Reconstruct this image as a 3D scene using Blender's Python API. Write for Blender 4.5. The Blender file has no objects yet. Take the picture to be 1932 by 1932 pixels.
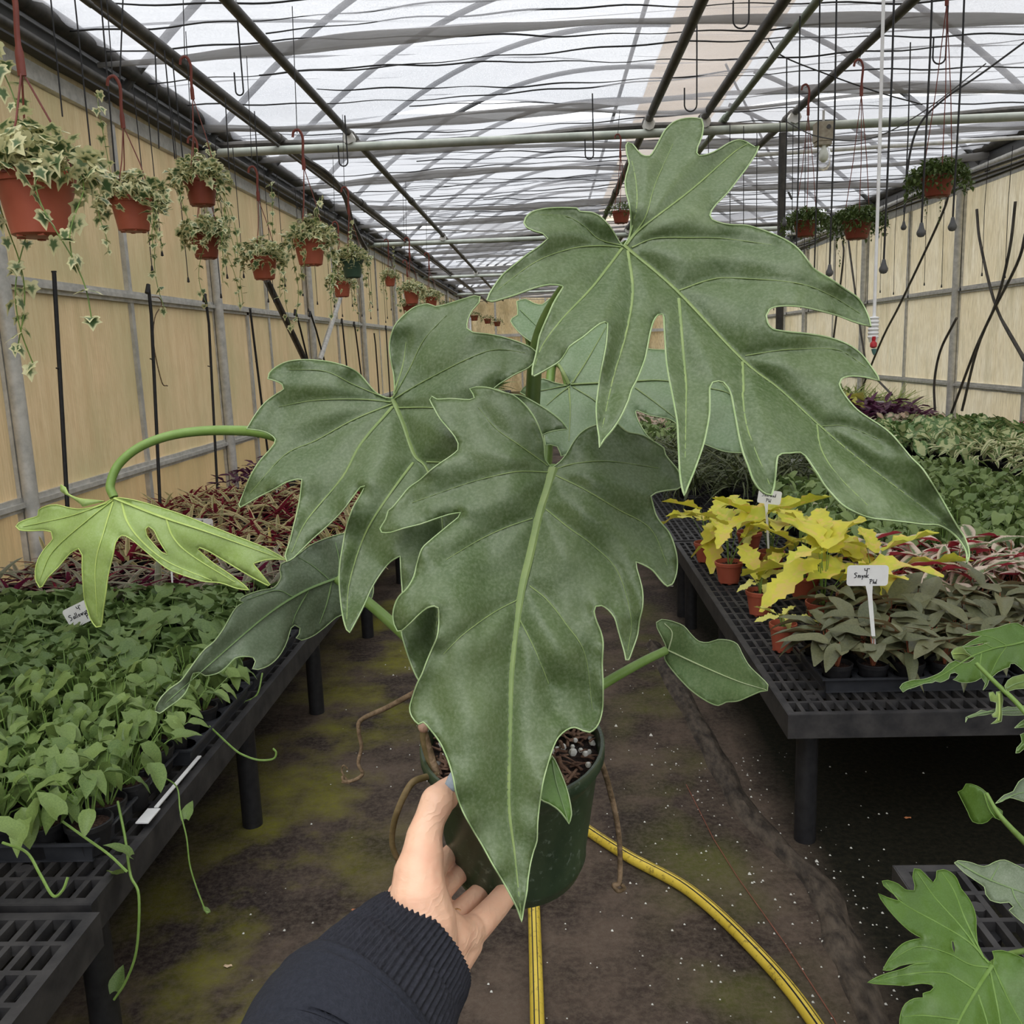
import bpy, bmesh, math, random
import numpy as np
from mathutils import Vector, Matrix, Euler
from mathutils.geometry import delaunay_2d_cdt
import mathutils.noise as mnoise
SC = bpy.context.scene
COL = SC.collection
rnd = random.Random(7)
# ------------------------------------------------------------------ camera
F, CX = 1700.0, 966.0                       # focal length and centre, in pixels of the 1932 px frame
_y = np.array([64, 311, -F]); _y /= np.linalg.norm(_y)
_r = math.radians(1.6)
_d = np.array([math.sin(_r), -math.cos(_r), 0]); _d -= _d.dot(_y) * _y; _d /= np.linalg.norm(_d)
_z = -_d; _x = np.cross(_y, _z)
RM = np.array([_x, _y, _z])                 # world = RM @ cam
CAMO = np.array([0.0, 0.0, 1.5])
cam = bpy.data.cameras.new('camera'); camo = bpy.data.objects.new('camera', cam); COL.objects.link(camo)
cam.sensor_width = 36; cam.lens = F / 1932 * 36; cam.clip_start = 0.05; cam.clip_end = 200
M = Matrix([[*RM[0], 0], [*RM[1], 0], [*RM[2], 0], [0, 0, 0, 1]]); M.translation = Vector(CAMO)
camo.matrix_world = M
SC.camera = camo
# ------------------------------------------------------------------ world, exposure
w = bpy.data.worlds.new('overcast'); SC.world = w; w.use_nodes = True
wn = w.node_tree.nodes; wl = w.node_tree.links
bg = wn['Background']; bg.inputs[1].default_value = 2.0
geo = wn.new('ShaderNodeTexCoord'); sep = wn.new('ShaderNodeSeparateXYZ'); rmp = wn.new('ShaderNodeValToRGB')
wl.new(geo.outputs['Generated'], sep.inputs[0]); wl.new(sep.outputs[2], rmp.inputs[0]); wl.new(rmp.outputs[0], bg.inputs[0])
rmp.color_ramp.elements[0].position = 0.0; rmp.color_ramp.elements[0].color = (.42, .44, .47, 1)
rmp.color_ramp.elements[1].position = 1.0; rmp.color_ramp.elements[1].color = (1.2, 1.22, 1.25, 1)
sun = bpy.data.lights.new('veiled_sun', 'SUN'); sun.energy = 1.2; sun.angle = math.radians(50); sun.color = (1, .97, .92)
suno = bpy.data.objects.new('veiled_sun', sun); COL.objects.link(suno); suno.rotation_euler = (math.radians(28), math.radians(-12), 0)
SC.view_settings.view_transform = 'Standard'; SC.view_settings.look = 'None'
SC.view_settings.exposure = EXPOSURE = 0.35; SC.view_settings.gamma = 1; SC.view_settings.use_curve_mapping = False
SC.cycles.max_bounces = 8; SC.cycles.transparent_max_bounces = 24; SC.cycles.diffuse_bounces = 5
SC.cycles.transmission_bounces = 6; SC.cycles.use_denoising = True
# ------------------------------------------------------------------ coordinates
def ray(px, py):
    return RM @ np.array([px - CX, CX - py, -F])
def at(px, py, d):                          # world point of a pixel at camera depth d
    return CAMO + ray(px, py) / F * d
def on(px, py, axis, val):                  # pixel on the plane axis = val
    r = ray(px, py); return CAMO + r * ((val - CAMO[axis]) / r[axis])
def proj(p):
    c = RM.T @ (np.array(p) - CAMO); return CX + F * c[0] / -c[2], CX - F * c[1] / -c[2], -c[2]
def inview(p, m=120):
    x, y, d = proj(p); return d > .1 and -m < x < 1932 + m and -m < y < 1932 + m
# ------------------------------------------------------------------ materials
def nm(name):
    m = bpy.data.materials.new(name); m.use_nodes = True
    nt = m.node_tree; return m, nt, nt.nodes, nt.links, nt.nodes['Principled BSDF'], nt.nodes['Material Output']
def mixc(ns, ls, fac, a, b):
    n = ns.new('ShaderNodeMix'); n.data_type = 'RGBA'
    for i, v in ((0, fac), (6, a), (7, b)):
        if isinstance(v, (tuple, float, int)): n.inputs[i].default_value = (*v, 1) if isinstance(v, tuple) else v
        else: ls.new(v, n.inputs[i])
    return n.outputs[2]
def ramp(ns, ls, src, a, b, va=0., vb=1.):
    n = ns.new('ShaderNodeMapRange'); ls.new(src, n.inputs[0])
    n.inputs[1].default_value = a; n.inputs[2].default_value = b; n.inputs[3].default_value = va; n.inputs[4].default_value = vb
    return n.outputs[0]
def noise(ns, ls, scale, detail=3, rough=.55, coord='Object', stretch=None):
    tc = ns.new('ShaderNodeTexCoord'); n = ns.new('ShaderNodeTexNoise'); src = tc.outputs[coord]
    if stretch:
        mp = ns.new('ShaderNodeMapping'); ls.new(src, mp.inputs[0]); mp.inputs[3].default_value = stretch; src = mp.outputs[0]
    ls.new(src, n.inputs['Vector']); n.inputs['Scale'].default_value = scale
    n.inputs['Detail'].default_value = detail; n.inputs['Roughness'].default_value = rough
    return n.outputs[0]
def math2(ns, ls, op, a, b):
    n = ns.new('ShaderNodeMath'); n.operation = op
    for i, v in ((0, a), (1, b)):
        if isinstance(v, (int, float)): n.inputs[i].default_value = v
        else: ls.new(v, n.inputs[i])
    return n.outputs[0]
def bump(ns, ls, bs, src, strength, dist=.002):
    b = ns.new('ShaderNodeBump'); b.inputs['Strength'].default_value = strength; b.inputs['Distance'].default_value = dist
    ls.new(src, b.inputs['Height']); ls.new(b.outputs[0], bs.inputs['Normal'])
def mat(name, c1, c2=None, scale=20, rough=.5, bmp=0, metal=0, stretch=None, spec=.3):
    m, nt, ns, ls, bs, out = nm(name)
    bs.inputs['Roughness'].default_value = rough; bs.inputs['Metallic'].default_value = metal
    bs.inputs['Specular IOR Level'].default_value = spec
    n = noise(ns, ls, scale, 4, .6, stretch=stretch)
    ls.new(mixc(ns, ls, ramp(ns, ls, n, .35, .65), c1, c2 or tuple(v * .75 for v in c1)), bs.inputs['Base Color'])
    if bmp: bump(ns, ls, bs, n, bmp, .01)
    return m
def leafmat(name, c1, c2, edge=None, edge_at=.6, rough=.45, trans=.25, scale=25, under=None, varr=1.0, patch=None, spec=.35):
    """leaf: c1/c2 mottled, per-leaf variation, optional pale margin from the mesh attribute e, own underside colour"""
    m, nt, ns, ls, bs, out = nm(name)
    oi = ns.new('ShaderNodeObjectInfo'); at_ = ns.new('ShaderNodeAttribute'); at_.attribute_name = 'r'
    rr = math2(ns, ls, 'FRACT', math2(ns, ls, 'ADD', oi.outputs['Random'], at_.outputs['Fac']), 0)
    n = noise(ns, ls, scale, 3)
    f = math2(ns, ls, 'ADD', math2(ns, ls, 'MULTIPLY', ramp(ns, ls, n, .3, .7), .5), math2(ns, ls, 'MULTIPLY', rr, .6 * varr))
    c = mixc(ns, ls, f, c1, c2)
    if patch: c = mixc(ns, ls, ramp(ns, ls, noise(ns, ls, scale * .6, 2), .52, .6), c, patch)
    if edge:
        ae = ns.new('ShaderNodeAttribute'); ae.attribute_name = 'e'
        e = math2(ns, ls, 'ADD', ae.outputs['Fac'], math2(ns, ls, 'MULTIPLY', math2(ns, ls, 'SUBTRACT', noise(ns, ls, scale * 2, 2), .5), 1.1))
        e = math2(ns, ls, 'ADD', e, math2(ns, ls, 'MULTIPLY', rr, .35))
        c = mixc(ns, ls, ramp(ns, ls, e, edge_at, edge_at + .12), c, edge)
    if under:
        g = ns.new('ShaderNodeNewGeometry'); c = mixc(ns, ls, g.outputs['Backfacing'], c, under)
    ls.new(c, bs.inputs['Base Color']); bs.inputs['Roughness'].default_value = rough
    bs.inputs['Specular IOR Level'].default_value = spec
    if trans:
        tr = ns.new('ShaderNodeBsdfTranslucent'); ls.new(c, tr.inputs[0]); mx = ns.new('ShaderNodeMixShader')
        mx.inputs[0].default_value = trans; ls.new(bs.outputs[0], mx.inputs[1]); ls.new(tr.outputs[0], mx.inputs[2]); ls.new(mx.outputs[0], out.inputs[0])
    return m
MT = {}
MT['black'] = mat('black_plastic', (.012, .012, .014), (.022, .022, .024), 40, .5)
MT['bench'] = mat('weathered_black_plastic', (.018, .018, .020), (.046, .044, .044), 14, .6, .15)
MT['tray'] = mat('tray_plastic', (.022, .024, .029), (.045, .047, .054), 9, .35)
MT['terra'] = mat('terracotta_plastic', (.36, .085, .05), (.42, .11, .065), 8, .45)
MT['redpot'] = mat('dark_red_plastic', (.20, .04, .025), (.25, .06, .035), 8, .45)
MT['greenpot'] = mat('green_plastic', (.035, .075, .055), (.05, .10, .07), 8, .45)
MT['galv'] = mat('galvanised_steel', (.42, .42, .40), (.60, .59, .56), 18, .5, .1, .15)
MT['pipe'] = mat('dark_pipe', (.035, .033, .030), (.075, .068, .06), 12, .5, .1)
MT['hoop'] = mat('grey_hoop_pipe', (.07, .072, .075), (.10, .10, .10), 12, .5)
MT['gpipe'] = mat('pale_green_pipe', (.25, .28, .24), (.36, .38, .34), 6, .5)
MT['greenpipe'] = mat('green_pipe', (.13, .16, .12), (.2, .23, .18), 6, .5)
MT['gutter'] = mat('dark_gutter_metal', (.055, .058, .062), (.12, .12, .12), 5, .45, .1, .2, stretch=(1, .2, 1))
MT['wire'] = mat('black_wire', (.02, .02, .022), None, 20, .5)
MT['white'] = mat('white_plastic', (.78, .79, .79), (.7, .7, .7), 15, .4)
MT['cream'] = mat('aged_cream_plastic', (.62, .58, .42), (.55, .5, .36), 15, .5)
MT['ink'] = mat('black_ink', (.015, .015, .02), None, 15, .6)
MT['rust'] = mat('brown_hook_plastic', (.20, .05, .035), (.14, .035, .025), 12, .45)
MT['red'] = mat('red_plastic', (.5, .03, .04), None, 15, .4)
MT['teal'] = mat('teal_plastic', (.12, .25, .24), None, 15, .4)
MT['soil'] = mat('potting_soil', (.025, .014, .010), (.10, .055, .04), 160, .95, 1.0)
MT['perlite'] = mat('perlite', (.62, .62, .58), (.5, .5, .46), 40, .8)
MT['stem'] = mat('green_stem', (.13, .22, .045), (.17, .27, .07), 60, .4)
MT['dstem'] = mat('dark_green_stem', (.055, .095, .018), (.08, .125, .03), 50, .45)
MT['ostem'] = mat('orange_stem', (.38, .13, .06), (.30, .10, .06), 60, .5)
MT['root'] = mat('aerial_root', (.26, .18, .11), (.09, .06, .03), 90, .8, .5)
MT['root2'] = mat('olive_root', (.10, .075, .025), (.17, .12, .06), 60, .7, .3)
MT['gravel'] = mat('pale_wood_beam', (.45, .33, .2), (.35, .25, .15), 6, .7)
# ------------------------------------------------------------------ mesh helpers
class MB:
    def __init__(s): s.v = []; s.f = []; s.n = 0
    def add(s, v, f):
        v = [tuple(p) for p in v]; s.v += v; s.f += [tuple(i + s.n for i in q) for q in f]; s.n += len(v); return s
    def box(s, lo, hi):
        x0, y0, z0 = lo; x1, y1, z1 = hi
        return s.add([(x0, y0, z0), (x1, y0, z0), (x1, y1, z0), (x0, y1, z0), (x0, y0, z1), (x1, y0, z1), (x1, y1, z1), (x0, y1, z1)],
                     [(0, 3, 2, 1), (4, 5, 6, 7), (0, 1, 5, 4), (1, 2, 6, 5), (2, 3, 7, 6), (3, 0, 4, 7)])
    def tube(s, pts, r, n=8, caps=True, flat=1.0):
        P = np.array([tuple(p) for p in pts], float); m = len(P)
        R = np.array(r if hasattr(r, '__len__') else [r] * m, float)
        T = np.gradient(P, axis=0); T /= np.linalg.norm(T, axis=1)[:, None] + 1e-12
        up = np.array([0, 0, 1.0]) if abs(T[0][2]) < .9 else np.array([0, 1.0, 0])
        u = np.cross(T[0], up); u /= np.linalg.norm(u); V = []
        for i in range(m):
            u = u - u.dot(T[i]) * T[i]; u /= np.linalg.norm(u) + 1e-12; w_ = np.cross(T[i], u)
            for k in range(n):
                a = 2 * math.pi * k / n; V.append(P[i] + R[i] * (math.cos(a) * u + flat * math.sin(a) * w_))
        fs = [(i * n + k, i * n + (k + 1) % n, (i + 1) * n + (k + 1) % n, (i + 1) * n + k) for i in range(m - 1) for k in range(n)]
        if caps: fs += [tuple(range(n))[::-1], tuple(range((m - 1) * n, m * n))]
        return s.add(V, fs)
    def lathe(s, prof, c=(0, 0, 0), n=24):
        V = [(c[0] + r * math.cos(2 * math.pi * k / n), c[1] + r * math.sin(2 * math.pi * k / n), c[2] + z) for r, z in prof for k in range(n)]
        fs = [(i * n + k, i * n + (k + 1) % n, (i + 1) * n + (k + 1) % n, (i + 1) * n + k) for i in range(len(prof) - 1) for k in range(n)]
        return s.add(V, fs)
    def ball(s, c, r, n=6):
        prof = [(r * math.sin(math.pi * i / n) + 1e-5, -r * math.cos(math.pi * i / n)) for i in range(n + 1)]
        return s.lathe(prof, c, n + 2)
    def build(s, name, m, parent=None, smooth=True, local=False, angle=.7):
        me = bpy.data.meshes.new(name)
        off = np.zeros(3)
        if parent is not None and not local: off = np.array(wloc(parent))
        me.from_pydata([tuple(np.array(v) - off) for v in s.v], [], s.f)
        me.materials.append(m if not isinstance(m, str) else MT[m])
        if smooth:
            me.polygons.foreach_set('use_smooth', [True] * len(me.polygons)); 
            try: me.set_sharp_from_angle(angle=angle)
            except Exception: pass
        o = bpy.data.objects.new(name, me); COL.objects.link(o)
        if parent is not None: o.parent = parent
        return o
def wloc(o):
    v = Vector((0, 0, 0))
    while o is not None: v = v + o.location; o = o.parent
    return v
def mesh_obj(name, me, parent, loc=(0, 0, 0), rot=(0, 0, 0), sc=1.0):
    o = bpy.data.objects.new(name, me); COL.objects.link(o); o.parent = parent; o.location = loc; o.rotation_euler = rot
    o.scale = (sc, sc, sc) if not hasattr(sc, '__len__') else sc
    return o
def tag(o, label=None, cat=None, group=None, kind=None):
    if label: o['label'] = label
    if cat: o['category'] = cat
    if group: o['group'] = group
    if kind: o['kind'] = kind
    return o
def thing(name, label, cat, loc=(0, 0, 0), group=None, kind=None):
    o = bpy.data.objects.new(name, None); o.empty_display_size = .05; COL.objects.link(o); o.location = tuple(float(v) for v in loc)
    return tag(o, label, cat, group, kind)
def spline(pts, n=8):
    P = np.array([tuple(p) for p in pts], float); P = np.vstack([2 * P[0] - P[1], P, 2 * P[-1] - P[-2]]); out = []
    for i in range(1, len(P) - 2):
        a, b, c, d = P[i - 1], P[i], P[i + 1], P[i + 2]
        for k in range(n):
            t = k / n; out.append(.5 * (2 * b + (c - a) * t + (2 * a - 5 * b + 4 * c - d) * t * t + (3 * b - a - 3 * c + d) * t ** 3))
    out.append(P[-2]); return np.array(out)
ORD = ['first', 'second', 'third', 'fourth', 'fifth', 'sixth', 'seventh', 'eighth', 'ninth', 'tenth', 'eleventh', 'twelfth', 'thirteenth',
       'fourteenth', 'fifteenth', 'sixteenth', 'seventeenth', 'eighteenth', 'nineteenth', 'twentieth'] + ['twenty-' + s for s in
       ('first', 'second', 'third', 'fourth', 'fifth', 'sixth', 'seventh', 'eighth', 'ninth')] + ['thirtieth'] + ['thirty-' + s for s in
       ('first', 'second', 'third', 'fourth', 'fifth', 'sixth', 'seventh', 'eighth', 'ninth')] + ['fortieth'] + ['forty-' + s for s in
       ('first', 'second', 'third', 'fourth', 'fifth', 'sixth', 'seventh', 'eighth', 'ninth')]
# ================================================================== SETTING
WL, WR, EAVE = -2.6, 4.4, 3.05
Y0, Y1 = -4.0, 32.0
# floor -------------------------------------------------------------
m, nt, ns, ls, bs, out = nm('stained_ground')
n1 = noise(ns, ls, 1.1, 5, .6); n2 = noise(ns, ls, 3.7, 5, .65); n3 = noise(ns, ls, 55, 6, .75); n4 = noise(ns, ls, 2.3, 3, .5)
c = mixc(ns, ls, ramp(ns, ls, n2, .38, .62), (.030, .022, .018), (.105, .078, .060))
c = mixc(ns, ls, ramp(ns, ls, n1, .50, .58), c, (.026, .019, .018))
tc = ns.new('ShaderNodeTexCoord'); sp = ns.new('ShaderNodeSeparateXYZ'); ls.new(tc.outputs['Object'], sp.inputs[0])
ax = math2(ns, ls, 'ABSOLUTE', math2(ns, ls, 'ADD', sp.outputs[0], .88), 0)
ms = math2(ns, ls, 'MULTIPLY', ramp(ns, ls, ax, .48, .10, 0, .85), ramp(ns, ls, math2(ns, ls, 'ADD', math2(ns, ls, 'MULTIPLY', n4, .6), math2(ns, ls, 'MULTIPLY', n2, .4)), .46, .60))
c = mixc(ns, ls, ms, c, (.20, .20, .012))
bx = math2(ns, ls, 'ABSOLUTE', math2(ns, ls, 'SUBTRACT', sp.outputs[0], .42), 0)
ms2 = math2(ns, ls, 'MULTIPLY', ramp(ns, ls, bx, .25, .05), ramp(ns, ls, n4, .46, .62, 0, .7))
c = mixc(ns, ls, ms2, c, (.10, .11, .022))
# dark ground cloth under the benches, with the under-bench shade painted into its colour
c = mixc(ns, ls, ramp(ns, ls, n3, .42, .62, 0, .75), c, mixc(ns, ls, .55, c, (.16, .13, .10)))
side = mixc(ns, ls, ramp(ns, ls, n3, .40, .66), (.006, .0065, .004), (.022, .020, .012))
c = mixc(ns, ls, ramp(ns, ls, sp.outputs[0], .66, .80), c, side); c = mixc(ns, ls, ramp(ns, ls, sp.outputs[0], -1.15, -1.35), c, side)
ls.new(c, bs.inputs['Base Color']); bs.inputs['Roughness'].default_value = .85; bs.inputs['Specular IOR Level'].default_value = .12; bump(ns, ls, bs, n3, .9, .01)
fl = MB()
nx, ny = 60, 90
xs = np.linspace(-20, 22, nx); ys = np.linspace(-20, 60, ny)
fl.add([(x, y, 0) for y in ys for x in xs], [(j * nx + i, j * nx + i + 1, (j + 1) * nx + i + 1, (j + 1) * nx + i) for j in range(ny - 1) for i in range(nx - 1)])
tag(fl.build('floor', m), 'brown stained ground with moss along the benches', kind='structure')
# wrinkled ground cloth edge along the right-hand bench
def ribbon(cl, wd, hgt, seed, name, mt, label, cat):
    P = spline([(x, y, 0) for x, y in cl], 14); mb = MB(); V = []; k = 9
    for i, p in enumerate(P):
        for j in range(k):
            u = j / (k - 1) * 2 - 1; ww = wd * (1 + .35 * mnoise.noise(Vector((i * .15, seed, 0))))
            z = hgt * max(0, (1 - u * u)) * (.35 + .8 * abs(mnoise.noise(Vector((i * .22, seed + 3, u * 1.3))))) + .002
            V.append((p[0] + u * ww, p[1], z if 0 < j < k - 1 else 0.0005))
    mb.add(V, [(i * k + j, i * k + j + 1, (i + 1) * k + j + 1, (i + 1) * k + j) for i in range(len(P) - 1) for j in range(k - 1)])
    return tag(mb.build(name, mt), label, cat)
rm = mat('wet_ground_cloth', (.022, .018, .015), (.085, .068, .052), 38, .7, .8, stretch=(1, .4, 1), spec=.15)
ribbon([(.50, 4.4), (.55, 3.6), (.58, 3.1), (.60, 2.76), (.66, 2.5), (.72, 2.3), (.70, 2.05), (.69, 1.85), (.66, 1.4), (.66, .8)], .040, .030, 2.2,
       'ground_cloth_edge', rm, 'rumpled raised edge of dark ground cloth running along the aisle', 'ground cloth')
tag(MB().tube([(x, y, .004) for x, y in [(.44, 2.9), (.47, 2.55), (.50, 2.35), (.56, 2.05), (.60, 1.8), (.62, 1.4)]], .0012, 5).build('thin_cord', mat('red_cord', (.25, .09, .06))),
    'thin reddish cord lying on the ground beside the cloth edge', 'cord')
g = MB(); r2 = random.Random(3)
for i in range(620):
    if i < 420: x, y = r2.gauss(.55, .28), r2.uniform(1.3, 3.2)
    else: x, y = r2.uniform(-.9, .9), r2.uniform(1.3, 4.5)
    if i < 150: x, y = r2.gauss(.85, .12), r2.gauss(2.0, .25)
    s_ = r2.uniform(.0012, .0035) * (2.0 if r2.random() < .04 else 1)
    g.add([(x - s_, y - s_ * .7, .001), (x + s_, y - s_, .001), (x + s_ * .8, y + s_, .001), (x - s_ * .7, y + s_, .001), (x, y, s_ * 1.6)], [(0, 1, 4), (1, 2, 4), (2, 3, 4), (3, 0, 4)])
tag(g.build('perlite_grains', 'perlite', smooth=False), 'white perlite grains scattered over the ground', 'grit', kind='stuff')
for i, (px, py, s_, cc) in enumerate([(430, 1825, .012, (.6, .45, .3)), (668, 1719, .009, (.4, .15, .06)), (1712, 1545, .012, (.5, .2, .08)), (1265, 1107, .02, (.6, .55, .5))]):
    p = on(px, py, 2, 0); a = i * 1.3; mb = MB()
    V = [(p[0] + s_ * math.cos(t * .785 + a), p[1] + s_ * .45 * math.sin(t * .785 + a), .003 + .003 * (t % 2)) for t in range(8)]
    mb.add([(p[0], p[1], .007)] + V, [(0, 1 + t, 1 + (t + 1) % 8) for t in range(8)])
    tag(mb.build('fallen_leaf', mat('dry_leaf', cc)), ['small pale dry leaf on the ground below the nearest bench', 'tiny rust brown leaf scrap beside the sleeve',
        'orange leaf scrap on dark ground under the bench', 'pale leaf scrap lying on the aisle floor far back'][i], 'leaf')
# walls -------------------------------------------------------------
def wallmat(name, c1, c2, c3):
    m, nt, ns, ls, bs, out = nm(name)
    n1 = noise(ns, ls, 5, 4, .6, stretch=(1, 2.2, .12)); n2 = noise(ns, ls, 1.3, 3, .5); n3 = noise(ns, ls, 40, 3, .6, stretch=(1, 3, .2))
    c = mixc(ns, ls, ramp(ns, ls, n1, .3, .7), c1, c2); c = mixc(ns, ls, ramp(ns, ls, n2, .4, .7, 0, .8), c, c3)
    c = mixc(ns, ls, ramp(ns, ls, n3, .42, .66, 0, .5), c, (.36, .26, .13)); c = mixc(ns, ls, ramp(ns, ls, noise(ns, ls, 2.4, 5, .65, stretch=(1, 1.6, .35)), .5, .75, 0, .6), c, (.33, .28, .14))
    ls.new(c, bs.inputs['Base Color']); bs.inputs['Roughness'].default_value = .6
    wv = ns.new('ShaderNodeTexWave'); tcn = ns.new('ShaderNodeTexCoord'); ls.new(tcn.outputs['Object'], wv.inputs[0]); wv.bands_direction = 'Y'
    wv.inputs['Scale'].default_value = 14; bump(ns, ls, bs, wv.outputs[1], .25, .01)
    tr = ns.new('ShaderNodeBsdfTranslucent'); ls.new(c, tr.inputs[0]); mx = ns.new('ShaderNodeMixShader'); mx.inputs[0].default_value = .5
    ls.new(bs.outputs[0], mx.inputs[1]); ls.new(tr.outputs[0], mx.inputs[2]); ls.new(mx.outputs[0], out.inputs[0]); return m
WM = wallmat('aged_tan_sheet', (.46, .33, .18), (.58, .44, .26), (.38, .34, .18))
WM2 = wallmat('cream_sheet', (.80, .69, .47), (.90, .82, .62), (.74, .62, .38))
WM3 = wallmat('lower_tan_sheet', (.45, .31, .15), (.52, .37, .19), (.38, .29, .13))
def wall(side, X, rails, mtop, mlow):
    s_ = -1 if side == 'left' else 1
    root = thing('wall_' + side, 'tan translucent sheet side wall with grey rails', None, (X, 0, 0), kind='structure')
    yy = np.arange(4.28 - 1.425 * 6, Y1 + .1, 1.425)
    zz = [0] + rails + [EAVE + .1]
    for a, b in zip(yy[:-1], yy[1:]):
        for k in range(3):
            mb = MB(); nn = 10 if (b > 2 and b < 18) else 2; V = []
            for i in range(nn + 1):
                y = a + .015 + (b - a - .03) * i / nn; dx = s_ * (.006 * math.sin(i * 1.7 + a) + (.012 if k != 1 else 0))
                V += [(X + dx, y, zz[k] + .01), (X + dx, y, zz[k + 1] - .01)]
            mb.add(V, [(2 * i, 2 * i + 2, 2 * i + 3, 2 * i + 1) for i in range(nn)])
            mb.build('wall_panel', mlow if k == 0 else mtop, root)
    for z in rails:
        mb = MB(); mb.box((X - .02, yy[0], z - .035), (X + .02, yy[-1], z + .035)); mb.box((X - s_ * .03 - .012, yy[0], z - .012), (X - s_ * .03 + .012, yy[-1], z + .012))
        mb.build('rail', 'galv', root)
    for i, y in enumerate(yy):
        if i % 2 == 0:
            mb = MB(); mb.tube([(X - s_ * .05, y, 0), (X - s_ * .05, y, EAVE)], .036, 12); mb.build('wall_post', 'galv', root)
        mb = MB(); mb.box((X - .015, y - .022, 0), (X + .015, y + .022, EAVE)); mb.build('mullion', 'galv', root)
    if side == 'left':
        mb = MB(); mb.box((X - .02, 7.9, 0), (X + .02, 7.95, 1.9)); mb.build('mullion', 'galv', root)
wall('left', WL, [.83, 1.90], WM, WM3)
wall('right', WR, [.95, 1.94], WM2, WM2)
# end wall
ew = thing('wall_end', 'pale sheet end wall at the far end of the greenhouse', None, (0, Y1, 0), kind='structure')
for i in range(8):
    a = WL + (WR - WL) * i / 8; b = WL + (WR - WL) * (i + 1) / 8
    MB().box((a + .02, Y1, 0), (b - .02, Y1 + .02, 3.6)).build('wall_panel', WM2, ew)
    MB().box((a - .03, Y1 - .06, 0), (a + .03, Y1, 3.6)).build('mullion', 'galv', ew)
MB().box((WL, Y1 - .08, 1.9), (WR, Y1, 2.0)).build('rail', 'galv', ew)
# gutters / eave beams
for side, X, s_ in (('left', WL, 1), ('right', WR, -1)):
    root = thing('trim_' + side, 'dark metal gutter and pipes along the eave', None, (X, 0, EAVE), kind='structure')
    MB().box((X - .10, Y0, EAVE + .02), (X + .06, Y1, EAVE + .30)).build('gutter', 'gutter', root, smooth=False)
    MB().box((X - .02, Y0, EAVE - .12), (X + .03 * s_, Y1, EAVE - .03)).build('eave_rail', 'galv', root, smooth=False)
    MB().tube([(X + s_ * .12, Y0, EAVE + .19), (X + s_ * .12, Y1, EAVE + .19)], .05, 12).build('eave_pipe', 'pipe', root)
    MB().tube([(X + s_ * .13, Y0, EAVE + .02), (X + s_ * .13, Y1, EAVE + .02)], .028, 10).build('heating_pipe', 'galv' if side == 'right' else 'pipe', root)
    if side == 'right':
        for k in range(3):
            MB().tube([(X - .2 - .07 * k, y, EAVE - .10 - .03 * math.sin(y * .9 + k)) for y in np.arange(0, 30, .5)], .018, 6).build('cable', 'pipe', root)
# roof hoops
def zl(x): return 4.75 - 1.65 * (abs(x - .95) / 3.55) ** 2.23
def zr(x): return 4.62 - 1.57 * ((x - 1.7) / 2.7) ** 1.75 if x > 1.7 else 4.62
ceil = thing('ceiling', 'roof of curved grey hoops with shade cloth slung below', None, (0, 0, EAVE), kind='structure')
k = 0
for y in np.arange(5.83 - 1.43 * 6, Y1, 1.43):
    MB().tube([(x, y, zl(x)) for x in np.linspace(WL, 1.38, 22)], .027, 8).build('hoop', 'hoop', ceil)
    y2 = y + .81
    MB().tube([(x, y2, zr(x)) for x in np.linspace(2.42, WR, 16)], .027, 8).build('hoop', 'hoop', ceil)
MB().tube([(1.05, Y0, 4.70), (1.05, Y1, 4.70)], .025, 8).build('ridge_pipe', 'hoop', ceil)
for y in np.arange(5.2, Y1, 5.72):
    MB().tube([(2.1, y, 4.55), (3.1, y + .9, 3.2)], .014, 6).build('roof_brace', 'hoop', ceil)
rc = mat('ridge_cover_cloth', (.66, .54, .40), (.58, .46, .34), 30, .8)
mb = MB(); V = []
for i, y in enumerate(np.arange(Y0, Y1, .25)):
    for j in range(8): V.append((1.38 + j / 7 * 1.15, y, 4.74 + .03 * mnoise.noise(Vector((j * .6, y * 1.3, 0)))))
nn = len(V) // 8
mb.add(V, [(i * 8 + j, i * 8 + j + 1, i * 8 + j + 9, i * 8 + j + 8) for i in range(nn - 1) for j in range(7)])
mc, nt, ns, ls, bs, out = nm('beige_ridge_cloth'); bs.inputs['Base Color'].default_value = (.62, .50, .38, 1)
tr = ns.new('ShaderNodeBsdfTranslucent'); tr.inputs[0].default_value = (.66, .54, .42, 1); mx = ns.new('ShaderNodeMixShader'); mx.inputs[0].default_value = .62
ls.new(bs.outputs[0], mx.inputs[1]); ls.new(tr.outputs[0], mx.inputs[2]); ls.new(mx.outputs[0], out.inputs[0])
mb.build('ridge_cover', mc, ceil)
# roof film
mf, nt, ns, ls, bs, out = nm('roof_film'); tp = ns.new('ShaderNodeBsdfTransparent'); tr = ns.new('ShaderNodeBsdfTranslucent'); tr.inputs[0].default_value = (.9, .9, .9, 1)
mx = ns.new('ShaderNodeMixShader'); mx.inputs[0].default_value = .25; ls.new(tp.outputs[0], mx.inputs[1]); ls.new(tr.outputs[0], mx.inputs[2]); ls.new(mx.outputs[0], out.inputs[0])
mb = MB(); X = list(np.linspace(WL, 1.38, 16)) + list(np.linspace(2.42, WR, 12)); V = []
for y in (Y0, Y1): V += [(x, y, (zl(x) if x < 2 else zr(x)) + .04) for x in X]
mb.add(V, [(i, i + 1, len(X) + i + 1, len(X) + i) for i in range(len(X) - 1) if i != 15]); mb.build('roof_film', mf, ceil)
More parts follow.
